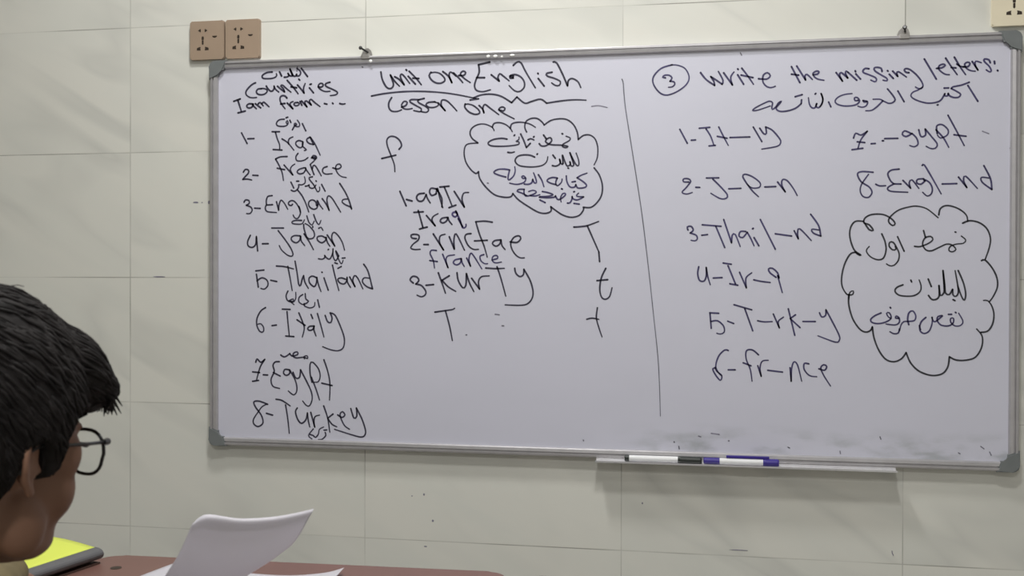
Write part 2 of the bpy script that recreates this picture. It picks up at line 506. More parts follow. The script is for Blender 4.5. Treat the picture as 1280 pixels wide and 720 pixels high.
INK = [
('Arabic word above Countries', 'k', '44:1542,8806 1425,8800 1316,8752 1288,8702 1324,8664 1410,8654 1535,8657 1620,8681 1656,8726 1644,8763;44:1725,8804 1776,8705;44:1843,8676 1908,8677 1962,8709 1936,8761! 1970,8709 2032,8699 2055,8713! 1985,8861! 2055,8706 2125,8693 2148,8732! 2156,8695 2217,8700 2248,8750 2233,8809 2155,8873;43:2264,8870 2418,8672;43:2202,8618 2225,8594'),
('heading reading Countries', 'k', '44:1125,8567 1034,8526 924,8426 880,8347 901,8280 971,8233 1058,8216 1152,8221;44:1277,8423 1191,8418 1147,8368 1168,8309 1254,8281 1356,8296 1418,8353 1395,8405 1309,8429 1254,8424;44:1395,8482 1434,8418 1504,8357 1559,8370 1590,8421 1590,8472! 1621,8405 1707,8332;44:1675,8469 1753,8401 1850,8332! 1815,8414 1753,8474 1800,8490 1893,8411 2009,8320;44:1916,8598 2063,8435 2187,8278;44:2009,8444 2148,8418;43:2171,8483 2257,8386 2334,8289! 2318,8355 2326,8427 2360,8511;43:2465,8406 2565,8289;43:2477,8484 2511,8494;43:2680,8424 2756,8414 2802,8449 2787,8493 2733,8502 2687,8460 2695,8401 2772,8341 2863,8309 2970,8313;43:2970,8521 2894,8504 2851,8469 2894,8417 3016,8363 3131,8301 3153,8264 3108,8226 2978,8211'),
('line reading I am from with dots', 'k', '44:577,8147 742,8199;44:678,8174 726,8031 773,7891;44:685,7870 868,7909;44:1050,8069 972,8079 909,8044 912,8000 972,7976 1042,8003 1066,8069! 1074,8025 1148,7956;44:1121,8075 1254,7975;44:1192,8065 1239,8101 1320,8018;44:1286,8063 1332,8105 1465,7992;44:1909,8184 1870,8229 1800,8246 1746,8211 1738,8138 1777,8049 1863,7937;44:1754,8050 1862,8061;44:1917,8067 2056,7932! 1986,8029 2010,8079 2064,8099;43:2180,8074 2110,8069 2082,8033 2126,7998 2188,8008 2218,8044 2180,8074;43:2234,8095 2280,8006;43:2272,8108 2404,7966! 2350,8062 2388,8105 2511,8007! 2465,8088 2503,8138 2603,8055 2726,7964;43:2833,8031 2895,8015;43:3032,8036 3044,8021;43:3207,8021 3276,8004 3339,8013'),
('small Arabic word above Iraq', 'k', '38:1843,7692 1742,7687 1672,7645 1648,7587 1680,7542 1773,7525 1882,7534 1941,7587 1920,7660 1889,7617 1913,7587;38:1889,7724 1931,7738;38:1982,7666 2009,7610;38:2045,7438 2099,7525 2153,7560 2114,7590 2091,7554 2145,7513 2215,7514 2222,7580 2168,7662;38:2292,7578 2377,7408'),
('entry reading 1- Iraq', 'k', '39:774,7396 916,7142;39:932,7253 1089,7256;38:1540,7406 1727,7402;38:1625,7389 1672,7234 1727,7101 1730,6984;38:1568,6987 1789,6971;38:1789,7232 1929,7141 2084,6962;38:1957,7104 1947,7184 1983,7242 2060,7273;38:2300,7155 2207,7186 2138,7151 2133,7093 2192,7033 2254,7017 2300,7060 2308,7148! 2293,7060 2393,6963 2339,6950;38:2485,7260 2408,7218 2408,7160 2470,7108 2570,7084! 2485,7260 2593,7112 2670,6965 2731,6833'),
('small Arabic word above France', 'k', '38:2186,6884 2134,6812 2149,6724 2242,6705 2350,6727 2433,6783;38:2519,6770 2565,6828 2627,6809 2642,6759 2581,6752 2535,6781! 2627,6774 2581,6702 2489,6625'),
('entry reading 2- France', 'k', '39:822,6468 870,6532 948,6516 948,6445 863,6358 807,6297! 917,6304 1034,6279;39:1059,6391 1190,6383;38:1917,6816 1746,6811 1628,6763! 1715,6615 1793,6438 1825,6256;38:1669,6548 1855,6510;38:1840,6619 2057,6384! 1995,6508 2041,6595 2109,6637;38:2335,6546 2212,6510 2165,6455 2212,6408 2320,6424 2381,6516 2366,6545! 2397,6487 2489,6374;38:2489,6616 2581,6382;38:2535,6499 2566,6595 2627,6570 2760,6350;38:2903,6565 2811,6532 2790,6451 2864,6392 3026,6398;38:3041,6534 3163,6503 3245,6554 3208,6618 3132,6596 3111,6518 3163,6402 3254,6328 3370,6303'),
('small Arabic word above England', 'k', '37:2012,6216 2082,6077;37:2020,6026 2090,6000 2160,6032 2206,6104 2198,6155 2275,6147 2352,6182 2368,6248 2345,6336;37:2152,6236 2206,6236;36:2368,6117 2422,6123 2460,6144! 2468,6093 2530,6063 2591,6084 2629,6142;36:2545,6333 2460,6312 2483,6253 2576,6143 2668,5981 2722,6024 2717,6090;36:2629,6237 2640,6225;36:2768,6152 2855,5994'),
('entry reading 3- England', 'k', '39:839,5760 877,5812 959,5797 971,5729 896,5685! 1012,5640 1044,5566 990,5490 902,5490;39:1107,5615 1248,5608;38:1545,5905 1435,5885 1398,5783 1404,5695! 1373,5622 1420,5533 1654,5507;38:1420,5686 1554,5693;38:1654,5760 1707,5560! 1716,5677 1763,5794 1841,5734 1934,5581;38:2052,5697 2021,5668 1967,5683 1951,5734 2005,5778 2075,5777 2152,5710 2214,5607 2245,5497;38:2213,5642 2250,5496 2182,5365 2105,5380 2068,5445;38:2175,6032 2283,5899 2376,5722 2454,5510;38:2646,5661 2622,5749 2546,5794 2469,5765 2446,5693 2484,5619 2577,5575 2653,5603 2676,5676! 2661,5785 2722,5675 2799,5580;38:2783,5820 2883,5688 2952,5549! 2914,5688 2898,5804 2936,5884 3020,5832 3128,5671 3234,5503;38:3210,6170 3340,5973 3432,5784 3500,5573! 3477,5617 3356,5669 3272,5735 3295,5792 3401,5806'),
('small Arabic word above Japan', 'k', '37:2278,5317 2125,5318 2040,5286 2057,5246 2193,5229 2295,5244 2346,5332;36:2406,5420 2457,5275 2533,5210 2587,5298;36:2575,5451 2635,5298 2703,5217 2753,5313;36:2550,5178 2554,5151;36:2699,5129 2757,5153 2804,5080'),
('entry reading 4- Japan', 'k', '39:1000,4976 931,4829 947,4726 1042,4690 1130,4755 1151,4946! 1183,4607;39:1302,4775 1449,4777;38:1536,5144 1829,5142;38:1697,5079 1869,4868 2006,4673 2066,4528 2024,4480 1921,4512 1784,4626 1724,4731;38:2245,4955 2108,4963 2023,4915 2040,4843 2143,4794 2228,4850 2253,4947! 2271,4834 2356,4729;38:2338,5003 2466,4817 2572,4632;38:2329,5220 2338,5123 2415,4914 2525,4889 2593,4945 2576,5058 2465,5187 2363,5244;38:2855,4912 2771,4952 2669,4929 2669,4856 2771,4792 2864,4847 2881,4919! 2906,4815 2974,4711;38:2906,4975 3091,4718! 3024,4863 3024,4975 3074,5035 3175,4958 3276,4798 3330,4622'),
('small Arabic word above Thailand', 'k', '35:2696,4421 2782,4409 2846,4445 2846,4497! 2900,4435 2975,4415 3040,4547 3050,4649! 3050,4486 3115,4374 3190,4486! 3114,4608 3179,4425 3254,4302 3297,4384;35:2928,4629 2943,4641;35:3094,4327 3158,4306;35:3275,4435 3344,4441;35:3169,4196 3254,4241'),
('entry reading 5- Thailand', 'k', '39:1137,4136 1341,4157;39:1153,4056 1200,3753;39:1168,3900 1294,3974 1419,3915 1441,3798 1357,3709 1263,3724;38:1513,3916 1663,3887;38:1653,4251 1850,4237 2079,4183;38:1937,4241 1992,3973 2047,3675;38:2116,4364 2166,4097 2210,3820 2253,3799 2297,3954 2329,4025! 2362,3872 2449,3728;38:2653,3975 2545,4016 2463,3964 2481,3852 2589,3770 2643,3852 2653,3985! 2697,3811 2757,3658;38:2830,3975 2934,3690;38:2778,4108 2787,4104;38:3036,4272 3105,3996 3195,3680;38:3351,3946 3255,3976 3169,3945 3212,3864 3319,3834 3383,3905 3393,3987! 3404,3875 3479,3753;38:3457,3997 3586,3774! 3532,3916 3575,4028 3649,3977 3777,3724;38:3797,4292 3903,4120 4010,3725! 3872,3775 3766,3886 3808,3978 3935,3968'),
('small Arabic word above Italy', 'k', '35:1942,3665 1895,3551 1938,3438 2069,3408 2134,3491 2134,3635;35:1971,3438 2069,3480 2069,3418 1993,3428 2091,3347;35:2308,3584 2221,3522 2211,3419 2287,3358 2362,3348;35:2369,3605 2384,3482 2449,3431 2395,3379 2341,3369! 2352,3318 2482,3273 2590,3309 2607,3401;35:2676,3463 2719,3289'),
('entry reading 6- Italy', 'k', '39:1382,3271 1263,3190 1169,3013 1170,2836 1248,2704 1327,2705 1333,2808 1264,2890 1195,2880;38:1546,2849 1655,2864;38:1801,3239 1996,3234;38:1919,3181 1944,2903 1976,2616;38:1889,2609 2090,2597;38:2213,3154 2307,2936 2347,2790 2298,2590;38:2167,2993 2368,2863;38:2584,2851 2476,2841 2430,2785 2476,2747 2553,2769 2593,2851! 2584,2763 2637,2618;38:2513,3119 2553,3026;38:2670,3143 2759,2853 2830,2597;38:2860,3101 2921,2956 2998,2937 3028,3045 2982,3161! 3105,3103 3242,2829 3328,2568 3304,2359 3182,2285 2999,2302 2800,2372'),
('small Arabic word above Egypt', 'k', '38:1765,2161 1843,2118 1920,2146 1989,2199! 2045,2142 2184,2179 2175,2240 2091,2216 2069,2142 2153,2099 2323,2117 2431,2089 2416,2153 2339,2132 2354,2079'),
('entry reading 7- Egypt', 'k', '39:1139,1980 1171,2060 1265,1982 1365,2051! 1249,1864 1156,1552;39:1061,1751 1234,1739;39:1061,1529 1209,1553;39:1328,1688 1438,1684;38:1728,2004 1625,1994 1572,1914 1603,1796 1594,1737! 1522,1574 1572,1422 1735,1376;38:1578,1746 1750,1667;38:1967,1818 1865,1822 1834,1733 1906,1685 1989,1736 1983,1818! 2107,1615 2163,1440 2154,1294 2077,1233 1953,1319;38:2070,1761 2138,1630 2231,1647 2256,1823! 2417,1534 2525,1302 2541,1127 2479,985 2402,992 2309,1092;38:2540,1536 2493,1740 2493,1959 2555,2004 2693,1860 2740,1686 2694,1554 2586,1537;38:2524,1653 2633,1392 2725,1125;38:2831,2067 2923,1806 2979,1516 2970,1131;38:2780,1521 3031,1470'),
('entry reading 8- Turkey', 'k', '39:1439,995 1219,1064 1093,1040 1134,923 1282,726 1320,550 1204,464 1094,520 1084,632 1204,812 1298,933 1423,1001;39:1408,782 1564,742;38:1648,1118 1797,1092 2000,971;38:1885,991 1938,684 1979,324;38:2177,925 2133,836 2186,662 2279,570 2387,652 2427,814! 2449,639 2486,488;38:2510,831 2609,492! 2588,614 2618,737 2726,772;38:2827,991 2925,711 2978,383;38:3057,807 2925,705! 3033,568 3149,513;38:3170,790 3276,734 3346,794 3291,866 3231,820 3246,719 3338,547 3459,464;38:3489,943 3565,728 3635,773 3625,961! 3762,704 3847,446 3823,329 3733,292 3520,335 3094,453'),
('small Arabic word below Turkey', 'k', '33:2573,447 2456,289 2542,212;33:2496,313 2573,292 2628,250 2696,325 2726,443 2828,498;33:2834,425 2904,433;33:2865,374 2880,301 2788,211 2696,202'),
('heading reading Unit one', 'k', '44:4201,8717 4234,8547 4324,8379 4407,8329 4474,8352 4501,8438 4429,8641! 4533,8494 4645,8379;44:4533,8597 4638,8534 4757,8408! 4682,8547 4667,8619 4697,8653 4771,8587 4890,8433;44:4853,8598 5024,8414;44:4801,8750 4816,8735;44:4875,8712 5038,8549 5164,8395;44:4964,8552 5105,8540;44:5392,8673 5348,8596 5407,8495 5510,8427 5628,8417 5716,8471 5701,8542 5598,8638 5480,8670 5400,8659;44:5671,8678 5803,8567 5880,8423! 5818,8581 5840,8658 5891,8642 5979,8561;44:5920,8640 6043,8522 6136,8412;44:6043,8579 6159,8575 6203,8636 6144,8675 6081,8606 6174,8504 6311,8409'),
('heading reading English', 'k', '44:6761,8857 6501,8804! 6516,8634 6444,8467 6410,8327 6459,8226 6604,8194 6777,8231;44:6458,8515 6641,8509;44:6796,8568 6978,8422! 6949,8507 6992,8585 7064,8537 7207,8420;43:7307,8524 7236,8532 7227,8476 7302,8482! 7221,8526 7336,8556 7464,8504 7550,8390 7550,8263 7451,8174 7337,8191 7208,8311;43:7301,8762 7392,8835 7478,8812 7592,8598 7806,8242;43:7871,8449 8005,8277;43:7862,8567 7868,8556;43:8182,8579 8060,8555 8075,8498 8244,8437 8371,8363 8343,8281 8259,8283 8174,8342;43:8209,8806 8285,8784 8412,8543 8531,8267! 8553,8385 8637,8424 8763,8351 8828,8219'),
('long underline below the headings', 'k', '41:3977,8172 4301,8220 4748,8250 5193,8242 5634,8203 6015,8141 6451,8043;40:6306,8013 6503,8036;40:6387,8059 6561,8119 6792,8132 7022,8077 7266,7927! 7386,8050! 7566,7907 7708,7937 7878,7982 7963,7971 8062,7893! 8414,7936 8695,7950 8946,7935'),
('faint dash right of the underline', 'g', '25:9072,7793 9225,7805 9419,7759'),
('line reading Lesson one', 'k', '43:4460,8122 4392,8002 4400,7880 4468,7810 4595,7801 4696,7835;43:4696,7896 4797,7930 4830,8002 4759,8028 4696,7945 4734,7871 4835,7844 4949,7858;43:5112,8055 4923,8060 4898,8012 5037,7923 5163,7847 5138,7782 4987,7810;43:5232,8080 5087,8043 5112,7982 5275,7892 5338,7818 5288,7763 5163,7781;42:5488,7995 5338,7987 5275,7941 5338,7878 5463,7870 5563,7909 5550,7969 5463,7991;42:5563,7969 5725,7791! 5638,7907 5650,8027 5762,8012 5887,7900 5999,7776;42:6196,7927 6184,7855 6283,7744 6431,7685 6530,7714 6505,7787 6382,7886 6258,7925 6196,7915;42:6517,7882 6603,7796 6628,7718! 6603,7820 6652,7902 6775,7815 6971,7666;42:6971,7774 7081,7747 7112,7806 7044,7837 6971,7786 7069,7700 7325,7562'),
('cloud outline left', 'k', '37:6491,7039 6361,7140 6308,7255 6345,7367 6476,7449 6649,7459 6822,7384 6866,7307;37:6822,7384 6865,7468 6995,7484 7139,7433 7239,7346 7282,7275;37:7239,7346 7267,7444 7396,7483 7567,7470 7709,7424 7809,7360;36:7610,7259 7567,7366 7595,7492 7709,7559 7851,7555 7965,7469 8007,7406! 8162,7505 8359,7537 8528,7510 8669,7396 8753,7227 8776,7065! 8893,7154 9032,7159 9144,7079 9200,6940 9214,6801 9195,6635 9132,6498;37:9132,6429 9244,6275 9314,6052 9301,5831 9204,5666 9065,5556 8893,5558! 8898,5503 8801,5378 8619,5338 8422,5396 8253,5509 8163,5579! 8169,5482 8056,5432 7886,5456 7658,5585 7429,5741 7300,5883! 7258,5814 7114,5801 6884,5860 6682,6032 6537,6232 6507,6388! 6450,6347 6333,6433 6217,6605 6172,6804 6201,6974 6303,7028 6491,7033'),
('first Arabic line inside the left cloud', 'k', '40:7162,7109 7045,7130 6872,7112 6757,7065 6728,7017 6779,6973 6916,6954 7146,6952 7346,6969 7434,6995 7431,7044 7367,7052 7431,7093 7438,7149;40:7324,7187 7338,7198;40:7182,6813 7261,6802 7332,6819;40:7474,7218 7545,7070 7606,6911! 7695,7003;40:7642,7082 7702,7108 7780,7076;40:7766,7142 7780,7153;40:7898,6992 7941,6942 8040,6940 8124,6987 8181,7056 8152,7119 8082,7100 8039,7038 8110,6981 8209,6958 8406,6947 8547,6916 8491,6889 8420,6918 8434,6967 8574,7047 8595,7103 8504,7146;40:7994,7183 8053,7101;40:8412,7204 8427,7197'),
('second Arabic line inside the left cloud', 'k', '38:7795,6693 7689,6737 7546,6747 7418,6721 7354,6652 7361,6582 7447,6510 7618,6479 7803,6476 7973,6508 8065,6584 8093,6695;38:7848,6755 7859,6766;38:8206,6732 8262,6657;38:8196,6497 8267,6482 8351,6516 8379,6578 8358,6634! 8379,6550 8429,6521 8436,6549! 8421,6730 8478,6576 8534,6478 8604,6518 8590,6574! 8618,6483 8674,6489 8660,6573 8589,6776! 8688,6572 8758,6481 8793,6515 8779,6626 8729,6766;38:8548,6436 8562,6429'),
('third Arabic line inside the left cloud, in blue ink', 'b', '37:7138,6257 6987,6299 6871,6350 6878,6392 6972,6433 7116,6435 7223,6414! 7195,6295 7188,6211 7224,6196 7316,6279 7352,6391 7342,6483;37:7588,6226 7531,6220 7502,6256 7545,6276 7595,6219 7574,6149 7503,6108 7374,6089 7224,6119;37:7560,6093 7645,6085 7730,6119 7751,6196! 7787,6118 7837,6124 7815,6230 7769,6342;37:7879,6299 7957,6172 8007,6024;37:8282,6069 8155,6106 8077,6156 8113,6204 8211,6231 8310,6215! 8275,6139 8282,6069 8325,6048 8402,6123 8416,6193;37:8402,5977 8423,5967;36:8510,6261 8521,6149 8571,6037 8634,6002 8704,6015 8725,6063! 8760,5993 8844,5985 8941,6005 8962,6053 8885,6130 8752,6216! 8843,6270 8975,6316;36:8640,6123 8715,6136'),
('fourth Arabic line inside the left cloud, in blue ink', 'b', '37:7617,5833 7503,5891 7396,5934 7446,5976 7560,5974! 7553,5911 7589,5826 7703,5839 7816,5887 7830,5922 7759,5951 7660,5924;37:7703,5832 7816,5824 7916,5851;37:7972,5920 8085,5897 8213,5847 8100,5813 7916,5809;37:7902,5795 8086,5779 8241,5791 8269,5818! 8312,5741 8382,5747 8487,5830 8487,5871 8431,5865 8382,5775 8396,5684;37:7916,5732 8037,5670;36:8537,5655 8593,5661 8635,5731 8642,5800! 8663,5751 8747,5722 8845,5756 8900,5790! 8774,5798 8739,5827 8788,5875;36:8676,5904 8697,5911;36:8684,5647 8803,5629'),
('lone letter f', 'k', '41:4638,6932 4697,7011 4658,7126 4554,7214 4434,7231 4351,7161 4360,7018 4450,6786 4525,6584 4541,6417;41:4226,6727 4561,6798'),
('entry reading 1- aqIr', 'k', '43:4661,5965 4810,5633;43:4819,5777 4950,5741;43:5239,5915 5106,5896 5056,5817 5107,5739 5210,5749 5284,5885! 5313,5799 5382,5690;42:5519,6011 5401,6027 5363,5942 5417,5861 5519,5897! 5549,6025 5608,5796 5676,5582;42:5528,6011 5652,5796 5652,5596;42:5607,6052 5821,6069;42:5710,6051 5798,5851 5892,5622;42:5822,5580 5983,5636;42:5944,5948 6178,5591! 6126,5762 6163,5903 6279,5921'),
('line reading Iraq', 'k', '41:4995,5480 5217,5492;41:5098,5522 5209,5135;41:5129,5098 5312,5143;41:5291,5406 5498,5170! 5424,5290 5453,5382 5565,5446;41:5776,5359 5659,5340 5615,5275 5674,5232 5762,5274 5799,5359! 5820,5287 5894,5196'),
('purple-smeared letter q', 'p', '44:5995,5471 5922,5471 5899,5415 5966,5366 6024,5428 5980,5499! 6083,5285 6142,5120 6215,5143 6220,5199;44:6039,5328 6142,5143'),
('entry reading 2- rncfae', 'k', '41:5055,4878 4952,4893 4928,4956 5011,4979 5115,4950 5100,4850 4976,4750 4923,4664 5012,4630 5145,4635;41:5233,4743 5337,4743;41:5454,4985 5696,4619! 5607,4776 5616,4933 5733,4975;41:5830,4918 5948,4638! 5938,4832 5967,4979 6026,4931 6187,4609;40:6337,4986 6230,4972 6195,4887 6274,4717 6390,4632 6512,4631;40:6828,5243 6649,5267 6447,5254! 6534,4971 6636,4716 6715,4455;40:6419,4821 6714,4834;40:7011,4841 6881,4822 6833,4757 6911,4701 6997,4743 7031,4841! 7054,4714 7126,4624;40:7241,4798 7398,4783 7483,4867 7440,4932 7326,4896 7255,4770 7284,4629 7370,4502 7470,4438 7565,4437'),
('line reading France', 'b', '37:5528,4605 5411,4611 5381,4534 5455,4377 5485,4206;37:5373,4377 5550,4354;37:5675,4520 5802,4215! 5755,4377 5793,4477 5954,4505;37:6100,4419 5969,4391 5925,4326 5998,4277 6086,4320 6114,4419! 6129,4334 6182,4241;37:6237,4433 6327,4249! 6289,4405 6332,4541 6405,4476 6589,4187;37:6637,4512 6550,4476 6565,4376 6652,4306 6724,4306;37:6825,4390 6954,4427 6934,4489 6854,4475 6825,4390 6897,4325 7041,4342'),
('entry reading 3- KurTy', 'k', '41:4984,3862 4909,3933 4968,4014 5072,3997 5117,3920 5043,3839! 5176,3805 5280,3677 5265,3591 5177,3548 5073,3585;41:5286,3812 5463,3829;41:5574,4098 5662,3864 5745,3631;41:5832,4030 5662,3927! 5809,3779 5985,3675;41:6013,4098 6043,3922 6145,3761 6218,3809 6232,4079! 6305,3866 6407,3674;40:6354,3974 6538,3731! 6514,3895 6580,4009 6762,4029;40:6681,4207 6912,4193 7107,4201;40:6941,4235 7028,3981 7144,3573;40:7348,4201 7371,4095 7457,4016 7543,4053 7557,4179! 7700,3927 7766,3680 7738,3512 7630,3399 7459,3369 7130,3376'),
('lone capital T below the left cloud', 'k', '40:8684,5119 8838,5128 8992,5152 9235,5240;40:8985,5145 9118,4846 9251,4548;40:9242,4563 9261,4350'),
('lone small t with a hook', 'k', '40:9398,4200 9301,3992 9266,3743 9303,3571 9386,3516 9483,3577 9538,3771;40:9204,3928 9440,3951'),
('lone straight small t', 'k', '36:9215,3326 9193,3104 9250,2883 9320,2681;36:8979,3069 9096,3095 9249,3069'),
('lone capital T at lower middle', 'k', '39:5496,3199 5769,3240 5910,3262 5959,3291;39:5743,3235 5841,2886 5908,2553'),
('faint marks at lower middle', 'g', '27:6900,3162 6995,3152;27:7059,2904 7100,2904;27:6226,2689 6247,2689'),
('vertical dividing line', 'd', '25:9742,8373 9769,8284 9788,8037 9833,7648 10004,6587 10183,5441 10327,4297 10454,3154 10562,2101 10610,959'),
('number 3 in a circle', 'b', '37:10838,8654 10594,8580 10432,8405 10433,8240 10564,8056 10727,7995 10954,8070 11147,8218 11202,8380 11114,8562 10952,8640 10806,8651;37:10693,8373 10628,8389 10676,8430 10774,8426 10833,8369 10791,8295! 10872,8282 10895,8226 10840,8172 10759,8165'),
('heading reading Write the missing letters', 'b', '40:11447,8463 11568,8309 11749,8175! 11735,8257 11668,8367! 11782,8289 11909,8197! 11928,8278 11828,8477;40:11941,8442 12128,8174! 12094,8286 12100,8367 12160,8452;40:12239,8389 12366,8180;40:12239,8517 12248,8504;40:12325,8528 12444,8369 12574,8173;40:12312,8380 12563,8318;40:12679,8290 12852,8277 12924,8346 12867,8412 12779,8360 12774,8215 12853,8116 12947,8091 13032,8117;40:13366,8526 13542,8179;40:13367,8365 13516,8340;40:13476,8535 13659,8233! 13645,8316 13690,8348 13801,8238;40:13813,8337 13903,8348 13935,8393 13890,8415 13813,8371 13839,8296 13917,8241 14039,8213;40:14288,8368 14417,8185! 14359,8306 14390,8365 14525,8247! 14480,8342 14492,8394 14531,8367;39:14531,8365 14710,8194;39:14690,8327 14786,8215;39:14677,8393 14686,8373;39:14956,8426 14886,8437 14836,8395 14849,8348 14963,8298 15090,8234 15109,8181 15077,8149 14995,8187;39:15221,8362 15202,8428 15126,8451 15063,8440 15076,8380 15190,8297 15316,8214 15323,8161 15241,8177;39:15366,8298 15448,8207;39:15331,8374 15338,8365;39:15435,8361 15536,8249! 15517,8313 15554,8344 15711,8227;39:15761,8318 15705,8326 15667,8373 15698,8405 15779,8383 15905,8273 16005,8139 16043,8033 16006,7976 15937,7984 15893,8012;39:16067,8593 16305,8166;39:16310,8388 16415,8398 16483,8447 16439,8472 16365,8445 16353,8374 16428,8293 16502,8254 16564,8249;39:16488,8597 16600,8417 16718,8244;39:16600,8398 16692,8385;39:16660,8610 16772,8411 16883,8239;39:16710,8466 16772,8418 16846,8402;39:16834,8403 16932,8406 16968,8470 16919,8497 16864,8460 16895,8375 16981,8320 17073,8304;39:17011,8507 17122,8328! 17066,8440 17084,8511 17188,8477;39:17364,8469 17334,8534 17248,8550 17249,8499 17347,8392 17384,8300 17347,8282 17286,8326;39:17443,8498 17451,8446;39:17505,8309 17511,8298'),
('Arabic line below the right heading', 'b', '36:16929,8012 17126,7677;36:16955,8079 16800,8023 16638,7993 16604,7958! 16720,7890 16788,7830 16747,7774 16653,7770 16571,7808 16543,7859! 16530,7809 16476,7811 16476,7854! 16395,7720 16272,7673 16122,7670 15957,7718 15833,7786 15802,7845 15846,7909 15942,7946 16038,8011;36:16461,7972 16550,7974;36:16327,7624 16343,7627;36:15541,7940 15667,7711;36:15333,7989 15431,7863 15487,7760 15446,7703 15363,7684 15265,7730 15182,7776 15042,7780;36:15237,7738 15127,7625 15016,7548 14897,7541;36:14917,7733 14861,7727 14840,7757! 14931,7732 14904,7646 14820,7616 14736,7643;36:14742,7767 14679,7761 14665,7820 14721,7826 14770,7759 14722,7687 14595,7654 14427,7659 14300,7706 14271,7773 14341,7851 14468,7899 14615,7913;36:14137,7747 14184,7643;36:13985,7928 14016,7824 14003,7714 13960,7657;37:13983,7931 14019,7805 13985,7688 13928,7631 13878,7662 13892,7720! 13857,7633 13793,7635 13743,7710 13721,7850;37:13859,7924 13873,7938;37:13445,7880 13592,7920;37:13579,7810 13572,7729! 13472,7644 13329,7589 13172,7571 13085,7595 13049,7648 13099,7713 13163,7793 13099,7757 13042,7670 12970,7620 12962,7687 12976,7761 12911,7800 12767,7744 12608,7660 12558,7609 12666,7614 12926,7696'),
('exercise reading 1. It-ly', 'b', '37:11006,7240 11169,6932;37:11256,6996 11346,7001;37:11425,7253 11650,7268;37:11570,7237 11667,7078 11738,6881;37:11636,6864 11770,6874;37:11842,7270 11939,7072 12045,6868;37:11811,7069 12019,7022;37:12082,7037 12501,7040;37:12573,7252 12754,6935;37:12709,7223 12794,7102 12848,7110 12834,7246! 12967,7178 13108,7014 13150,6916 13078,6828 12755,6773'),
('exercise reading 7- -gypt', 'b', '36:14650,6969 14695,7070 14802,7029 14929,7106! 14802,6934 14742,6751;36:14726,6888 14879,6869;36:14620,6722 14840,6749;36:15010,6841 15091,6845;36:15233,6899 15258,6899;36:15282,6943 15544,6943;36:15814,7038 15679,7098 15634,7026 15709,6977 15829,7038! 15919,6941 15950,6815 15875,6760 15785,6787;36:15963,7113 16009,6971 16098,7000 16091,7126! 16217,6966 16331,6807 16293,6720 16204,6715 16114,6764;36:16306,7105 16455,6930 16560,6733;36:16330,7026 16320,7183 16424,7212 16543,7100 16529,6991 16396,6931 16336,6995;36:16541,7403 16691,7112 16864,6764;36:16662,6994 16898,6957'),
('exercise reading 2- J-p-n', 'b', '37:11204,6086 11091,6094 11091,6153 11188,6158 11246,6102 11156,5972 11060,5865 11157,5825 11279,5856;37:11356,5969 11440,5965;37:11584,6168 11846,6168;37:11719,6144 11911,5946 12030,5798 12008,5723 11880,5718 11678,5835;37:12061,5927 12316,5934;37:12467,6003 12563,5872 12690,5748;37:12452,6019 12356,6183 12403,6237 12562,6180 12720,6048 12705,5951 12563,5937 12467,5996;37:12821,5956 13050,5963;37:13088,6059 13248,5847! 13176,5993 13191,6106 13285,6088 13410,5926 13498,5764'),
('exercise reading 8- Engl-nd', 'b', '36:15050,6237 14832,6255 14735,6207 14805,6045 14974,5926 15030,5809 14961,5708 14849,5729 14792,5841 14820,5987 14958,6195;36:15107,5983 15183,5947 15308,5951;36:15575,6295 15417,6275 15348,6197 15404,6051 15474,5986! 15349,5907 15405,5833 15751,5806;36:15474,5986 15612,5981;36:15653,6056 15806,5892! 15778,6002 15832,6065 15971,5884;36:16066,6085 15942,6072 15929,6000 16011,5970 16093,6041! 16052,6079 16176,6011 16239,5880 16218,5765 16136,5723 16048,5802;36:16037,6365 16078,6373 16244,6082 16415,5763;36:16435,5970 16721,5974;36:16755,6109 16919,5891! 16856,6030 16896,6124 17127,5868;36:17251,6339 17381,6065 17409,5842! 17220,5996 17206,6096 17354,6080'),
('exercise reading 3- Thail-nd', 'b', '37:11192,5039 11176,5104 11256,5120 11305,5038 11241,4973! 11370,4923 11393,4841 11338,4802 11258,4816;37:11489,4923 11611,4938;37:11498,5151 11899,5116;37:11787,5117 11980,4653;37:11956,5262 12123,4757! 12139,4919 12202,4935 12308,4675;37:12424,4999 12313,4999 12282,4902 12361,4869 12456,4982! 12536,4836 12600,4690;37:12599,4868 12701,4690;37:12566,5056 12582,5069;37:12730,5256 13047,4615;37:13045,4947 13384,4897;37:13439,5009 13524,4838! 13508,4960 13554,5050 13794,4799;37:13779,5360 13942,5118 13989,4894! 13834,4959 13803,5039 13957,5022'),
('exercise reading 4- Ir-q', 'b', '37:11426,4237 11404,4089 11444,3942 11540,3926 11588,4041 11587,4220! 11620,4025 11675,3845;37:11739,3992 11925,4002;37:11949,4318 12121,4292;37:12051,4260 12212,3863;37:12091,3869 12260,3837;37:12297,4117 12441,3783! 12434,3994 12554,4107;37:12598,3955 12750,3923 12945,3898;37:13064,4011 12938,4108 12906,4189 12985,4205 13095,4108 13127,3995! 13095,4060 13197,3683'),
('exercise reading 5- T-rk-y', 'b', '36:11665,3235 11857,3226;36:11672,3209 11699,2899;36:11688,3045 11832,3063 11961,2950 11977,2820 11898,2777 11818,2792;35:12050,3056 12177,3008;35:12182,3415 12557,3307;35:12411,3329 12581,2853;35:12684,3072 12817,3050 12990,3058;35:13011,3220 13138,2924! 13115,3060 13225,3157;35:13324,3335 13461,2767;35:13474,3208 13365,3126! 13569,2935;35:13631,3065 13885,3067;35:13971,3254 14018,3165 14095,3197 14103,3319! 14218,3102 14374,2784 14380,2673 14298,2633 13942,2763'),
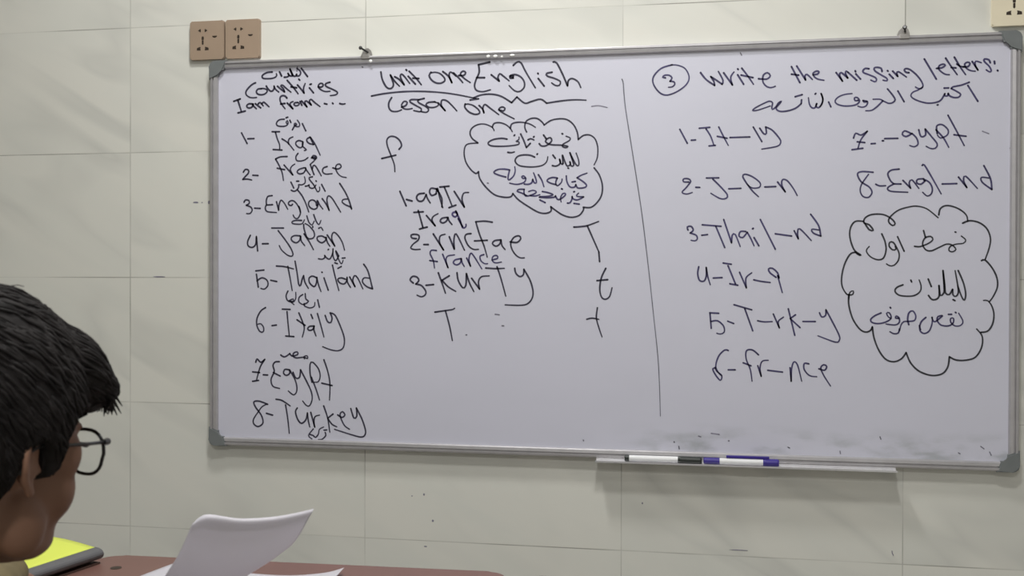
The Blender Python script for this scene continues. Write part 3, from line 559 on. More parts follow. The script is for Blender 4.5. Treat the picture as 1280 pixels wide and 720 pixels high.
('exercise reading 6- fr-nce', 'b', '36:12063,2421 11990,2430 11862,2297 11799,2068 11880,1906 11928,1874;36:11799,2035 11735,2018 11784,1904 11896,1769 11928,1874 11816,1970 11783,2051;35:12065,2001 12214,2004;35:12704,2337 12578,2438 12451,2420 12445,2242 12532,2016 12571,1764;35:12382,2159 12547,2097;35:12690,2100 12763,1874! 12737,2052 12784,2199 12910,2223;35:12901,2006 13209,1973;35:13365,2070 13391,1780! 13396,2032 13443,2194 13521,2130 13609,1785;35:13754,2160 13661,2165 13661,2036 13771,1910 13919,1887;35:13962,2058 14080,2028 14125,2109 14064,2146 14002,2075 14065,1916 14205,1694'),
('cloud outline right', 'c', '36:14865,5200 14697,5201 14600,5070 14587,4865 14672,4602 14813,4484 14757,4499 14701,4549! 14588,4499 14477,4280 14422,4016 14437,3811 14536,3650 14649,3651 14662,3724 14592,3694 14570,3548;36:14880,5170 14978,5024 15062,5009 14978,5126 14871,5170 14893,5272 15032,5344 15255,5342 15422,5254 15500,5151 15451,5108 15373,5181 15394,5283 15560,5427 15780,5497 15945,5510 16138,5450 16357,5266;36:16371,5324 16397,5448 16492,5513 16628,5503 16792,5429 16914,5313 16942,5184;36:16842,5147 16982,5198 17171,5154 17320,5024 17388,4823 17362,4623 17288,4394;36:17216,4366 17283,4380 17418,4223 17513,4023 17528,3823 17448,3622 17369,3507;36:14570,3649 14571,3429 14651,3137 14793,2919 14919,2853 15017,2892 15052,2965! 15087,2732 15186,2471 15326,2284 15493,2234 15645,2303 15735,2430! 15825,2219 15991,2048 16238,1960 16456,1999 16565,2145 16596,2356! 16727,2292 16917,2290 17106,2356 17226,2559 17238,2788 17129,2945;36:17211,2874 17345,2904 17438,3048 17464,3249 17423,3420 17342,3534 17261,3539'),
('first Arabic line inside the right cloud', 'c', '35:15233,4933 15300,4765 15320,4586 15264,4418 15141,4389 14999,4458 14922,4577 14979,4667;35:15508,4665 15518,4606 15452,4596 15382,4675 15395,4754 15461,4754 15527,4655 15585,4507 15566,4368 15482,4270 15397,4260 15331,4299;34:15551,4872 15684,4566;34:15893,4668 16006,4663 16173,4732 16256,4810 16210,4875 16098,4840 16052,4712 16118,4594 16230,4574 16378,4643 16526,4711 16637,4691 16712,4602 16638,4550 16573,4583 16600,4662 16711,4710 16858,4729 16904,4797 16817,4880;34:16069,4998 16107,4860;34:16695,4964 16710,4961'),
('second Arabic line inside the right cloud', 'c', '36:15663,3858 15541,3802 15504,3723 15580,3644 15730,3619 15899,3636 16010,3725 16025,3843 15987,3961;36:15822,3957 15837,3921;36:16168,3981 16230,3824;36:16175,3637 16235,3559 16310,3550 16384,3619 16382,3845! 16411,3639 16476,3688 16485,3806 16460,4159! 16494,3865 16513,3688 16587,3659 16651,3767! 16661,3650 16717,3621 16763,3689 16753,3846 16699,4159;36:16760,4159 16863,3905 16910,3671 16883,3543 16828,3621 16753,3846;36:16662,3552 16699,3532'),
('third Arabic line inside the right cloud, in blue ink', 'b', '35:15227,3262 15090,3195 15015,3115 15053,3056 15186,3037 15337,3078 15431,3158 15393,3267 15336,3256 15375,3178 15431,3148;35:15582,3150 15516,3159 15535,3199 15591,3160 15592,3061 15507,3011 15328,3029;34:15786,3018 15761,3132 15788,3270 15863,3310 15923,3212 15901,3113 15789,3089 15686,3082 15630,3012 15602,2893;34:16246,3176 16265,3117 16312,3088 16441,3197 16451,3217 16367,3196 16349,3118 16424,3020 16572,3002 16664,3062 16673,3160 16618,3159 16618,3081 16702,3004 16812,3015 16858,3103 16774,3269;34:16571,3243 16636,3244;34:16709,3288 16722,3278;35:15411,3382 15419,3366;34:16125,3175 16042,3095 16005,2996 16024,2918;35:15600,2928 15573,2840 15490,2825 15406,2867;34:15999,3005 16014,2889 16096,2838 16192,2891 16246,3036 16253,3181'),
('smudges and specks of old ink along the bottom', 'g', '24:11708,613 11879,592;24:10908,406 10916,388;24:11012,304 11021,251;24:12075,459 12092,459;25:8909,380 8918,362;23:16784,352 16816,336;24:13979,115 14292,126;24:14406,309 14414,258;23:17396,389 17427,323;26:3747,8852 3766,8843;25:6709,6127 6737,6123;26:2173,8953 2154,8804;24:12295,8861 12320,8808;23:17218,7054 17343,7001;23:17756,6694 17772,6661;24:11434,544 11485,528;24:13331,360 13364,344;24:15218,640 15235,590;23:17223,500 17286,452')]
def words(strokes, gap=.022):
    """strokes of one line gathered into its separate words"""
    items = []
    for s in strokes.split(';'):
        ps = [Vector([int(v) / 10000.0 for v in tk.rstrip('!').split(',')]) for tk in s.split(':')[1].split()]
        fine = []
        for a, b in zip(ps, ps[1:]):
            k = max(1, int((b - a).length / .006))
            fine += [a.lerp(b, i / k) for i in range(k)]
        items.append((s, [tuple(v) for v in fine + [ps[-1]]]))
    groups = []
    for s, ps in items:
        near = [g for g in groups if any(abs(p[0] - q[0]) < gap and abs(p[1] - q[1]) < gap and (p[0] - q[0]) ** 2 + (p[1] - q[1]) ** 2 < gap * gap for p in ps for q in g[1])]
        new = [[s], list(ps)]
        for g in near:
            new[0] = g[0] + new[0]; new[1] += g[1]; groups.remove(g)
        groups.append(new)
    return [g[0] for g in groups]
def write(label, ink, strokes):
    name = 'ink_mark' if ink == 'g' else 'written_word' if 'cloud outline' not in label and 'line' not in label.split()[-1] else 'drawn_line'
    ws = words(strokes)
    for w in ws:
        o = write_word(name, ink, w)
        if name != 'ink_mark': o['label'] = label if len(ws) == 1 else 'piece of the ' + label
def write_word(name, ink, strokes):
    bm = bmesh.new()
    for s in strokes:
        wd, body = s.split(':')
        wd = int(wd) / 10000.0
        runs = [[]]
        toks = body.split()
        for i, tk in enumerate(toks):
            corner = tk.endswith('!')
            a, b = tk.rstrip('!').split(',')
            p = Vector((int(a) / 10000.0, int(b) / 10000.0))
            runs[-1].append(p)
            if corner: runs.append([p])
        for k, r in enumerate(runs):
            if len(r) < 2: continue
            ribbon(bm, spline(r), wd, .25 if (k == len(runs) - 1 and len(r) > 2) else 0.0)
    for f in bm.faces: f.normal_update()
    for f in bm.faces:
        if f.normal.y > 0: f.normal_flip()
    # give the ink film its thickness
    ex = bmesh.ops.extrude_face_region(bm, geom=list(bm.faces))
    bmesh.ops.translate(bm, vec=(0, .0003, 0), verts=[e for e in ex['geom'] if isinstance(e, bmesh.types.BMVert)])
    return link_mesh(name, bm, M['ink_' + ink], board)
for args in INK: write(*args)

# ------------------------------------------------------------------ markers lying on the pen tray
def marker(x_tail, x_cap, x_end, body, cap_m, tail_len, label, clip):
    y, z, r = -.0355, BZ - .0036 + .0084, .0068
    t = thing('whiteboard_marker', label, 'marker', (x_tail, y, z))
    L = x_end - x_tail; c = x_cap - x_tail
    bm = bmesh.new(); add_tube(bm, [(tail_len, 0, 0), (c, 0, 0)], r, 20)
    link_mesh('barrel', bm, body, t, smooth=False)
    bm = bmesh.new(); add_tube(bm, [(0, 0, 0), (.0015, 0, 0), (tail_len, 0, 0)], [r * .9, r * 1.02, r * 1.04], 20)
    link_mesh('end_plug', bm, cap_m, t)
    bm = bmesh.new(); add_tube(bm, [(c - .001, 0, 0), (c + .004, 0, 0), (L - .003, 0, 0), (L, 0, 0)], [r * 1.06, r * 1.18, r * 1.18, r * 1.0], 20)
    cp = link_mesh('cap', bm, cap_m, t)
    if clip:
        bm = bmesh.new(); add_box(bm, (c - .078, -.0034, r + .0008), (c + .012, .0034, r + .0062), .0012)
        link_mesh('pocket_clip', bm, cap_m, cp)
    return t
marker(1.3745, 1.5005, 1.5325, M['white_plastic'], M['blue_plastic'], .034, 'white whiteboard marker with blue-violet cap and clip, right one on the pen tray', True)
marker(1.2045, 1.3206, 1.3705, M['white_plastic'], M['black_plastic'], .010, 'white whiteboard marker with black cap, left one on the pen tray', False)

# ------------------------------------------------------------------ wall sockets
def socket(cx, cz, w, h, m, label, with_pair=True, group=None):
    t = thing('wall_socket', label, 'socket', (cx, 0, cz), group=group)
    bm = bmesh.new(); add_prism(bm, rounded_rect(w, h, .004), 'y', -.0095, 0.0)
    es = [e for e in bm.edges if all(abs(v.co.y + .0095) < 1e-5 for v in e.verts)]
    bmesh.ops.bevel(bm, geom=es, offset=.0022, segments=3, affect='EDGES')
    plate = link_mesh('face_plate', bm, m, t)
    def hole(pts):
        bm = bmesh.new(); add_prism(bm, pts, 'y', -.0098, -.0090)
        link_mesh('pin_hole', bm, M['hole'], t)
    s = h / .092
    ox = -.0105 * (w / .0865) if with_pair else 0.0
    def at(px, pz, shape): hole([(ox + px * s + a * s, pz * s + b * s) for a, b in shape])
    if with_pair:
        at(-.0085, .0235, [(-.0038, 0), (.0026, .0042), (.0036, .0018), (.0036, -.0018), (.0026, -.0042)])
        at(.0085, .0235, [(.0038, 0), (-.0026, .0042), (-.0036, .0018), (-.0036, -.0018), (-.0026, -.0042)])
    at(0, .0050, [(-.0026, -.0040), (-.0030, .0010), (-.0018, .0044), (.0018, .0044), (.0030, .0010), (.0026, -.0040)])
    at(0, -.0060, [(-.0022, .0062), (-.0022, -.0030), (0, -.0052), (.0022, -.0030), (.0022, .0062)])
    at(-.0096, -.0200, [(-.0056, -.0036), (-.0052, .0020), (.0010, .0042), (.0042, .0046), (.0034, .0010), (.0044, -.0040)])
    at(.0096, -.0200, [(.0056, -.0036), (.0052, .0020), (-.0010, .0042), (-.0042, .0046), (-.0034, .0010), (-.0044, -.0040)])
    if with_pair:
        bm = bmesh.new()
        add_prism(bm, [(ox + .0305 * s + .0062 * math.cos(a), .0090 * s - .0046 * abs(math.sin(a)) + .001) for a in [PI + k * PI / 10 for k in range(11)]], 'y', -.0098, -.0090)
        link_mesh('indicator_lamp', bm, M['hole'], t)
    return t
socket(.2067, 1.7572, .0868, .0915, M['tan'], 'tan wall socket plate, left one of the pair above the whiteboard corner')
socket(.2972, 1.7572, .0862, .0918, M['tan'], 'tan wall socket plate, right one of the pair above the whiteboard corner')
socket(1.9980 + .005, 1.7176 + .0465, .0860, .0930, M['cream'], 'cream wall socket plate at the top right above the whiteboard', with_pair=False)

# ------------------------------------------------------------------ school desks
DESK_Z, DESK_ROT = .740, math.radians(2.1)
def school_desk(cx, cy, label):
    t = thing('school_desk', label, 'desk', (cx, cy, 0), DESK_ROT, group=None)
    w, d = .664, .45
    bm = bmesh.new(); add_prism(bm, rounded_rect(w, d, .035, 8), 'z', DESK_Z - .022, DESK_Z)
    es = [e for e in bm.edges if all(abs(v.co.z - DESK_Z) < 1e-5 for v in e.verts)]
    bmesh.ops.bevel(bm, geom=es, offset=.003, segments=2, affect='EDGES')
    top = link_mesh('desk_top', bm, M['desk'], t)
    bm = bmesh.new(); add_box(bm, (-w / 2 + .05, -d / 2 + .04, DESK_Z - .155), (w / 2 - .05, d / 2 - .03, DESK_Z - .143))
    add_box(bm, (-w / 2 + .05, d / 2 - .042, DESK_Z - .143), (w / 2 - .05, d / 2 - .03, DESK_Z - .022))
    link_mesh('book_shelf', bm, M['edge'], t)
    for sx in (-1, 1):
        for sy in (-1, 1):
            bm = bmesh.new()
            add_box(bm, (sx * (w / 2 - .04) - .014, sy * (d / 2 - .06) - .014, .012), (sx * (w / 2 - .04) + .014, sy * (d / 2 - .06) + .014, DESK_Z - .0225), .002)
            lg = link_mesh('leg', bm, M['steel'], t)
            bm = bmesh.new(); add_tube(bm, [(sx * (w / 2 - .04), sy * (d / 2 - .06), 0), (sx * (w / 2 - .04), sy * (d / 2 - .06), .014)], .016, 12)
            link_mesh('rubber_foot', bm, M['shoe'], lg)
    return t
cd = (.764, -1.003)
desk = school_desk(cd[0], cd[1], 'brown school desk with the white papers and a small screw hole by its corner')
bm = bmesh.new(); add_tube(bm, [(0, 0, -.004), (0, 0, .0006)], .0085, 20)
hole = link_mesh('screw_hole', bm, M['hole'], desk)
hole.location = Matrix.Rotation(-DESK_ROT, 3, 'Z') @ Vector((.4843 - cd[0], -.8617 - cd[1], 0)) + Vector((0, 0, DESK_Z))
school_desk(cd[0] + .678, cd[1] + .012, 'brown school desk standing to the right of the one with papers')
school_desk(cd[0] - .672, cd[1] - .030, 'brown school desk under the yellow-green book')

# ------------------------------------------------------------------ yellow-green book with a dark grey spine
bk = thing('book', 'yellow-green book with a dark grey spine lying on the desk by the person', 'book', (.4345, -.841, DESK_Z), math.radians(-10.5))
# local: x to the left is negative (spine along x = 0), y from 0 (far end) to -L (near end)
BL, BWd = .28, .205
bm = bmesh.new(); add_box(bm, (-BWd + .004, -BL + .003, .0015), (-.004, -.003, .0185))
link_mesh('page_block', bm, M['pages'], bk)
bm = bmesh.new(); add_box(bm, (-BWd, -BL, 0.0002), (.012, 0, .0028), .001)
link_mesh('back_cover', bm, M['edge'], bk)
bm = bmesh.new()
sp = [(.000, .0050)] + [(.000 + .0155 * math.sin(a), .0145 - .0095 * math.cos(a)) for a in [k * PI / 10 for k in range(11)]] + [(-.003, .0240), (-.003, .0050)]
add_prism(bm, sp, 'y', -BL, .004)
link_mesh('spine', bm, M['grey_cover'], bk)
bm = bmesh.new()
nx, ny = 20, 20
g = []
for i in range(nx + 1):
    row = []
    for j in range(ny + 1):
        x = -BWd * i / nx - .001; y = -BL * j / ny + .002
        row.append(bm.verts.new((x, y, .0242 + .005 * math.sin(PI * min(1, i / nx * 1.15)) + .004 * math.sin(PI * i / nx) * (1 - j / ny))))
    g.append(row)
for i in range(nx):
    for j in range(ny): bm.faces.new((g[i][j], g[i + 1][j], g[i + 1][j + 1], g[i][j + 1]))
ex = bmesh.ops.extrude_face_region(bm, geom=list(bm.faces))
bmesh.ops.translate(bm, vec=(0, 0, -.0012), verts=[e for e in ex['geom'] if isinstance(e, bmesh.types.BMVert)])
link_mesh('front_cover', bm, M['yellow'], bk, smooth=True)

# ------------------------------------------------------------------ paper sheets
def patch(name, ctrl, m, n=28, thick=.00035):
    """smooth sheet through a grid of points"""
    R_, C_ = len(ctrl), len(ctrl[0])
    def cr(p, t):
        k = len(p) - 1
        f = min(t * k, k - 1e-6); i = int(f); s = f - i
        p0, p1, p2, p3 = p[max(i - 1, 0)], p[i], p[i + 1], p[min(i + 2, k)]
        return 0.5 * ((2 * p1) + (p2 - p0) * s + (2 * p0 - 5 * p1 + 4 * p2 - p3) * s * s + (3 * p1 - p0 - 3 * p2 + p3) * s ** 3)
    bm = bmesh.new()
    rows = [[Vector(p) for p in r] for r in ctrl]
    vs = []
    for a in range(n + 1):
        line = [cr([rows[r][c] for r in range(R_)], a / n) for c in range(C_)]
        vs.append([bm.verts.new(cr(line, b / n)) for b in range(n + 1)])
    for a in range(n):
        for b in range(n): bm.faces.new((vs[a][b], vs[a][b + 1], vs[a + 1][b + 1], vs[a + 1][b]))
    bmesh.ops.recalc_face_normals(bm, faces=bm.faces)
    bm.normal_update()
    sol = bmesh.ops.solidify(bm, geom=list(bm.faces), thickness=thick)
    return link_mesh(name, bm, m, smooth=True)
tag(patch('paper_sheet', [[(0.8333, -1.2901, 0.9206), (0.8487, -1.2871, 0.9311), (0.8816, -1.2739, 0.9253), (0.9214, -1.2623, 0.9271), (0.9653, -1.2703, 0.9386)], [(0.833, -1.2932, 0.917), (0.8571, -1.2927, 0.9249), (0.8894, -1.2785, 0.9197), (0.9256, -1.2677, 0.9215), (0.9611, -1.2712, 0.9299)], [(0.8116, -1.2812, 0.8823), (0.8436, -1.2732, 0.8792), (0.8792, -1.2564, 0.874), (0.907, -1.2461, 0.8773), (0.93, -1.2467, 0.8911)], [(0.7814, -1.2698, 0.842), (0.8055, -1.2552, 0.8365), (0.8351, -1.2445, 0.8378), (0.8632, -1.2341, 0.8447), (0.8867, -1.2347, 0.8643)], [(0.7481, -1.2612, 0.7878), (0.767, -1.2475, 0.7827), (0.7915, -1.2378, 0.7866), (0.8211, -1.2321, 0.805), (0.8485, -1.2319, 0.8377)]], M['paper']), 'white paper sheet held up and curling in the hand of the person', 'paper')
tag(patch('paper_sheet', [[(.559, -.826, .7412), (.625, -.840, .7409), (.69, -.862, .7407)], [(.545, -.90, .7408), (.62, -.91, .7406), (.70, -.93, .7406)], [(.525, -1.03, .7408), (.63, -1.03, .7406), (.735, -1.03, .7406)]], M['paper'], 12), 'white paper sheet lying flat on the desk under the held sheet', 'paper')
tag(patch('paper_sheet', [[(.655, -.846, .7430), (.70, -.856, .7422), (.765, -.855, .7420), (.815, -.838, .7440), (.842, -.826, .7500)],
                          [(.650, -.92, .7425), (.70, -.93, .7421), (.765, -.93, .7421), (.81, -.92, .7425), (.845, -.91, .7450)],
                          [(.640, -1.05, .7421), (.70, -1.05, .7420), (.765, -1.05, .7420), (.81, -1.05, .7420), (.850, -1.05, .7420)]], M['paper'], 20), 'white paper sheet with an upturned corner lying on the desk, right of the flat one', 'paper')

# ------------------------------------------------------------------ the seated person
HEAD_C = Vector((.738, -1.516, 1.016))
HEAD_YAW, HEAD_PITCH, HEAD_ROLL = math.radians(76), math.radians(2), math.radians(0)
HS = 1.0
# head frame: x forward (face), y to the person's left, z up, origin midway between the ear canals
H_ROT = Matrix.Rotation(HEAD_YAW, 3, 'Z') @ Matrix.Rotation(HEAD_PITCH, 3, 'Y') @ Matrix.Rotation(HEAD_ROLL, 3, 'X')
def hp(x, y, z): return HEAD_C + H_ROT @ (Vector((x, y, z)) * HS)
def h_ell(bm, c, r, rot=None, seg=24):
    m = H_ROT if rot is None else H_ROT @ rot
    add_ellipsoid(bm, hp(*c), tuple(v * HS for v in r), m, seg)
person = thing('person', 'person with short black hair and black glasses, seen from behind, head bent over a desk', 'person', (.73, -1.72, 0))
PI_ = person.location.copy()
def child(o, parent=person):
    o.parent = parent
    if parent is person: o.location = o.location - PI_
    return o

NECK = Vector((.722, -1.592, .872))
SH_R, SH_L = Vector((.872, -1.606, .815)), Vector((.572, -1.585, .815))
EL_R, WR_R = Vector((.960, -1.490, .590)), Vector((.850, -1.335, .738))
EL_L, WR_L = Vector((.545, -1.345, .775)), Vector((.478, -1.125, .794))
HIP = Vector((.73, -1.74, .52))
HIP_R, HIP_L = Vector((.815, -1.72, .50)), Vector((.645, -1.72, .50))
KN_R, KN_L = Vector((.835, -1.33, .500)), Vector((.625, -1.33, .500))
AN_R, AN_L = Vector((.835, -1.37, .085)), Vector((.625, -1.37, .085))

bm = bmesh.new()
# head
h_ell(bm, (-.004, 0, .045), (.092, .071, .080))
h_ell(bm, (.040, 0, .028), (.052, .062, .062))
h_ell(bm, (.042, 0, -.020), (.046, .055, .060))
h_ell(bm, (.036, 0, -.050), (.042, .047, .040))
h_ell(bm, (.050, 0, -.074), (.022, .026, .018))
for s in (-1, 1):
    h_ell(bm, (.054, s * .034, -.022), (.026, .022, .032))
    h_ell(bm, (.014, s * .046, -.048), (.026, .015, .030))
    h_ell(bm, (.038, s * .032, -.068), (.034, .014, .016), Matrix.Rotation(s * -.35, 3, 'Z'))
    h_ell(bm, (.058, s * .048, .010), (.020, .012, .024))
    h_ell(bm, (.080, s * .026, .034), (.010, .022, .007))
    # eyelids around the eyeballs
    h_ell(bm, (.0755, s * .030, 0.0235), (.0095, .0130, .0045))
    h_ell(bm, (.0745, s * .030, 0.0035), (.0095, .0120, .0040))
    # ear: helix rim, bowl, lobe, tragus
    EZ, EX = .006, -.003
    rim = [(.004, .072, .004), (.008, .074, .013), (.006, .077, .022), (.000, .080, .026), (-.008, .084, .024), (-.014, .086, .016), (-.015, .086, .005), (-.012, .083, -.006), (-.006, .079, -.015), (.000, .076, -.020)]
    for i in range(len(rim) - 1):
        a, b = rim[i], rim[i + 1]
        add_capsule(bm, hp(a[0] + EX, s * a[1], a[2] + EZ), hp(b[0] + EX, s * b[1], b[2] + EZ), .0034 * HS, .0034 * HS, 2)
    h_ell(bm, (-.004 + EX, s * .0745, .004 + EZ), (.012, .0040, .020), Matrix.Rotation(s * .30, 3, 'Z'))
    h_ell(bm, (.000 + EX, s * .0755, -.020 + EZ), (.0065, .0045, .0070))
    h_ell(bm, (.010 + EX, s * .0735, -.002 + EZ), (.0045, .0040, .0060))
    add_capsule(bm, hp(-.008 + EX, s * .0815, .015 + EZ), hp(-.009 + EX, s * .0805, -.006 + EZ), .0026 * HS, .0026 * HS, 2)
# nose and mouth
add_capsule(bm, hp(.084, 0, .022), hp(.100, 0, -.018), .0075 * HS, .0105 * HS, 4)
for s in (-1, 1): h_ell(bm, (.092, s * .0105, -.022), (.0095, .0070, .0065))
h_ell(bm, (.074, 0, -.045), (.014, .022, .012))
# neck, torso, arms, legs
chain(bm, [hp(-.020, 0, -.02), hp(-.034, 0, -.075), NECK], [.052, .047, .050])
chain(bm, [NECK, NECK + Vector((0, -.02, -.06)), Vector((.725, -1.66, .70)), HIP], [.048, .075, .105, .115])
chain(bm, [NECK + Vector((.02, 0, -.02)), SH_R, EL_R, WR_R], [.042, .047, .036, .024])
chain(bm, [NECK + Vector((-.02, 0, -.02)), SH_L, EL_L, WR_L], [.042, .047, .033, .021])
for s in (SH_R, SH_L):
    add_capsule(bm, s + Vector((0, 0, -.01)), Vector((.73 + (s.x - .722) * .55, -1.65, .72)), .055, .085)
chain(bm, [HIP, HIP_R, KN_R, AN_R], [.10, .082, .055, .036])
chain(bm, [HIP, HIP_L, KN_L, AN_L], [.10, .082, .055, .036])
for a in (AN_R, AN_L):
    chain(bm, [a + Vector((0, -.03, -.05)), a + Vector((0, .12, -.060))], [.034, .024])
# hands
def hand(bm, wrist, fwd, up, thumb_side, curl):
    """fwd along the palm, up = back of the hand, thumb_side = direction of the thumb"""
    f, u, s = fwd.normalized(), up.normalized(), thumb_side.normalized()
    rot = Matrix((f, s, u)).transposed()
    add_capsule(bm, wrist, wrist + f * .025, .020, .021)
    add_ellipsoid(bm, wrist + f * .046, (.040, .034, .0135), rot)
    lens = [(.026, .060), (.009, .068), (-.009, .063), (-.026, .050)]
    for k, (o, ln) in enumerate(lens):
        p = wrist + f * (.078 - abs(o) * .25) + s * o
        d = f.copy(); ps = [p]; r = [.0078, .0074, .0068, .0058]
        for j, fr in enumerate((.45, .32, .23)):
            a = curl * (.5 if j == 0 else 1.0)
            d = (Matrix.Rotation(a, 3, s.cross(f).cross(f) if False else s) @ d) if False else (d * math.cos(a) - u0(d, u, s) * math.sin(a))
            p = p + d * ln * fr; ps.append(p)
        chain(bm, ps, r)
    b = wrist + f * .022 + s * .024 - u * .004
    ps = [b, b + (f * .45 + s * .75 - u * .35).normalized() * .030, b + (f * .45 + s * .75 - u * .35).normalized() * .030 + (f * .85 + s * .15 - u * .45).normalized() * .026,
          b + (f * .45 + s * .75 - u * .35).normalized() * .030 + (f * .85 + s * .15 - u * .45).normalized() * .026 + (f * .9 - s * .15 - u * .4).normalized() * .020]
    chain(bm, ps, [.0125, .0100, .0088, .0072])
def u0(d, u, s):
    """unit vector perpendicular to d and s on the side of u (the back of the hand)"""
    n = u - d * u.dot(d) - s * u.dot(s)
    return n.normalized()
HAND_F = Vector((-.60, .55, .42))
HAND_U = Vector((.25, .75, -.62))
HAND_U = HAND_U - HAND_F.normalized() * HAND_U.dot(HAND_F.normalized())
hand(bm, WR_R, HAND_F, HAND_U, HAND_U.cross(HAND_F), .55)
LF = Vector((-.80, .58, -.05)); LU = Vector((0, 0, 1)); LU = LU - LF.normalized() * LU.dot(LF.normalized())
hand(bm, WR_L, LF, LU, LF.cross(LU), .28)
child(remeshed('body', bm, .0032, M['skin'], None, 14))

# hair: a cap that follows the skull, a heavy fringe and many loose locks
def hair_lock(bm, pts, r0, r1):
    n = len(pts)
    add_tube(bm, [hp(*p) for p in pts], [(r0 + (r1 - r0) * (i / (n - 1)) ** 1.5) * HS for i in range(n)], 6)
bm = bmesh.new()
h_ell(bm, (-.010, 0, .058), (.116, .091, .110), seg=40)
h_ell(bm, (.074, -.002, .087), (.062, .070, .040), Matrix.Rotation(.72, 3, 'Y'))
h_ell(bm, (-.050, 0, .000), (.060, .072, .070))
h_ell(bm, (-.058, 0, -.040), (.040, .056, .040))
h_ell(bm, (.102, -.004, .072), (.030, .060, .020), Matrix.Rotation(.70, 3, 'Y'))
cap = remeshed('hair', bm, .0034, M['hair'], None, 5)
def sstep(a, b, v):
    t = max(0.0, min(1.0, (v - a) / (b - a))); return t * t * (3 - 2 * t)
def hairline(x):
    """height of the lower edge of the hair along the side of the head"""
    K = [(-.13, -.058), (-.045, -.054), (-.024, -.020), (-.014, .024), (.008, .034), (.014, .012), (.017, -.006), (.026, -.004), (.032, .030), (.055, .050), (.13, .050)]
    for (a, za), (b, zb) in zip(K, K[1:]):
        if x <= b: return za + (zb - za) * max(0, (x - a) / (b - a))
    return K[-1][1]
for v in cap.data.vertices:
    l = H_ROT.transposed() @ (v.co - HEAD_C)
    a = math.atan2(l.y, l.x + .03)
    d = noise.noise(Vector((a * 9, l.z * 7, l.x * 8))) * .0035 + noise.noise(Vector((l.x * 22, l.y * 80, l.z * 18))) * .0018
    l = l + (l - Vector((-.01, 0, .03))).normalized() * d
    zh = hairline(l.x) + noise.noise(Vector((l.x * 90, l.y * 40, 3.1))) * .004
    k = sstep(zh + .003, zh - .007, l.z)
    if l.x > .085 and l.z > .046: k = 0
    l.x, l.y = -.004 + (l.x + .004) * (1 - .36 * k), l.y * (1 - .36 * k)
    v.co = HEAD_C + H_ROT @ l
bm = bmesh.new()
bm.from_mesh(cap.data)
rnd = random.Random(11)
from mathutils.bvhtree import BVHTree
bvh = BVHTree.FromBMesh(bm)
HRT = H_ROT.transposed()
WHORL = Vector((-.080, 0, .140))
starts = [v.co.copy() for v in bm.verts]
made = 0
while made < 1150:            # fine locks combed from the whorl over the surface of the cap, the front ones overhanging
    w = rnd.choice(starts)
    l = HRT @ (w - HEAD_C)
    if l.z < hairline(l.x) + .012: continue
    made += 1
    n_st = 6; st = rnd.uniform(.006, .012)
    pts = []; cur = w.copy(); jit = Vector((rnd.uniform(-.25, .25), rnd.uniform(-.25, .25), rnd.uniform(-.2, .2)))
    for t in range(n_st):
        co, nr, _i, _d = bvh.find_nearest(cur)
        lift = -.002 if t == 0 else .0004 + .0007 * t / n_st
        pts.append(co + nr * lift)
        lc = HRT @ (co - HEAD_C)
        d = (lc - WHORL).normalized() + Vector((.35, 0, -.35)) + jit
        d = H_ROT @ d
        d = d - nr * d.dot(nr)
        if d.length < 1e-5: break
        cur = co + d.normalized() * st
    ll = HRT @ (pts[-1] - HEAD_C)
    if len(pts) < 3 or (ll.z < hairline(ll.x) - .002 and ll.x < .07): continue
    n = len(pts)
    add_tube(bm, pts, [.0019 * (1 - (i / (n - 1)) ** 1.5) + .0003 for i in range(n)], 5)
for k in range(150):          # tips of the fringe hanging free
    y = rnd.uniform(-.060, .052); q = abs(y + .004) / .06; ln = rnd.uniform(.1, 1.0)
    fx = .113 - .020 * q * q
    p = [(fx - .026, y, .088 - .010 * q), (fx - .004, y * 1.02, .076 - .010 * q), (fx + .008 + rnd.uniform(-.003, .003), y * 1.04 + rnd.uniform(-.003, .003), .066 - .008 * ln),
         (fx + .011 + rnd.uniform(-.012, .004), y * 1.06 + rnd.uniform(-.006, .006), .056 - .014 * ln)]
    hair_lock(bm, p, .0036, .0004)
for k in range(14):           # a few stray hairs
    a = rnd.uniform(-1.2, .6); b = rnd.uniform(.5, 1.3)
    c = [(-.010 + .116 * r * math.cos(a) * math.cos(b - .05 * i), .091 * r * math.sin(a) * math.cos(b - .05 * i), .058 + .110 * r * math.sin(b - .05 * i)) for i, r in enumerate((.98, 1.03, 1.06, 1.07))]
    hair_lock(bm, c, .0006, .0003)
for s in (-1, 1):             # sideburns
    for k in range(26):
        x = rnd.uniform(.010, .030); z = rnd.uniform(.010, .050)
        hair_lock(bm, [(x, s * .070, z + .014), (x + .002, s * .0735, z), (x + .002, s * .0715, z - .016)], .0030, .0005)
bm.to_mesh(cap.data); bm.free()
for p in cap.data.polygons: p.use_smooth = True
cap['label'] = 'short thick black hair with a fringe falling forward'
child(cap)

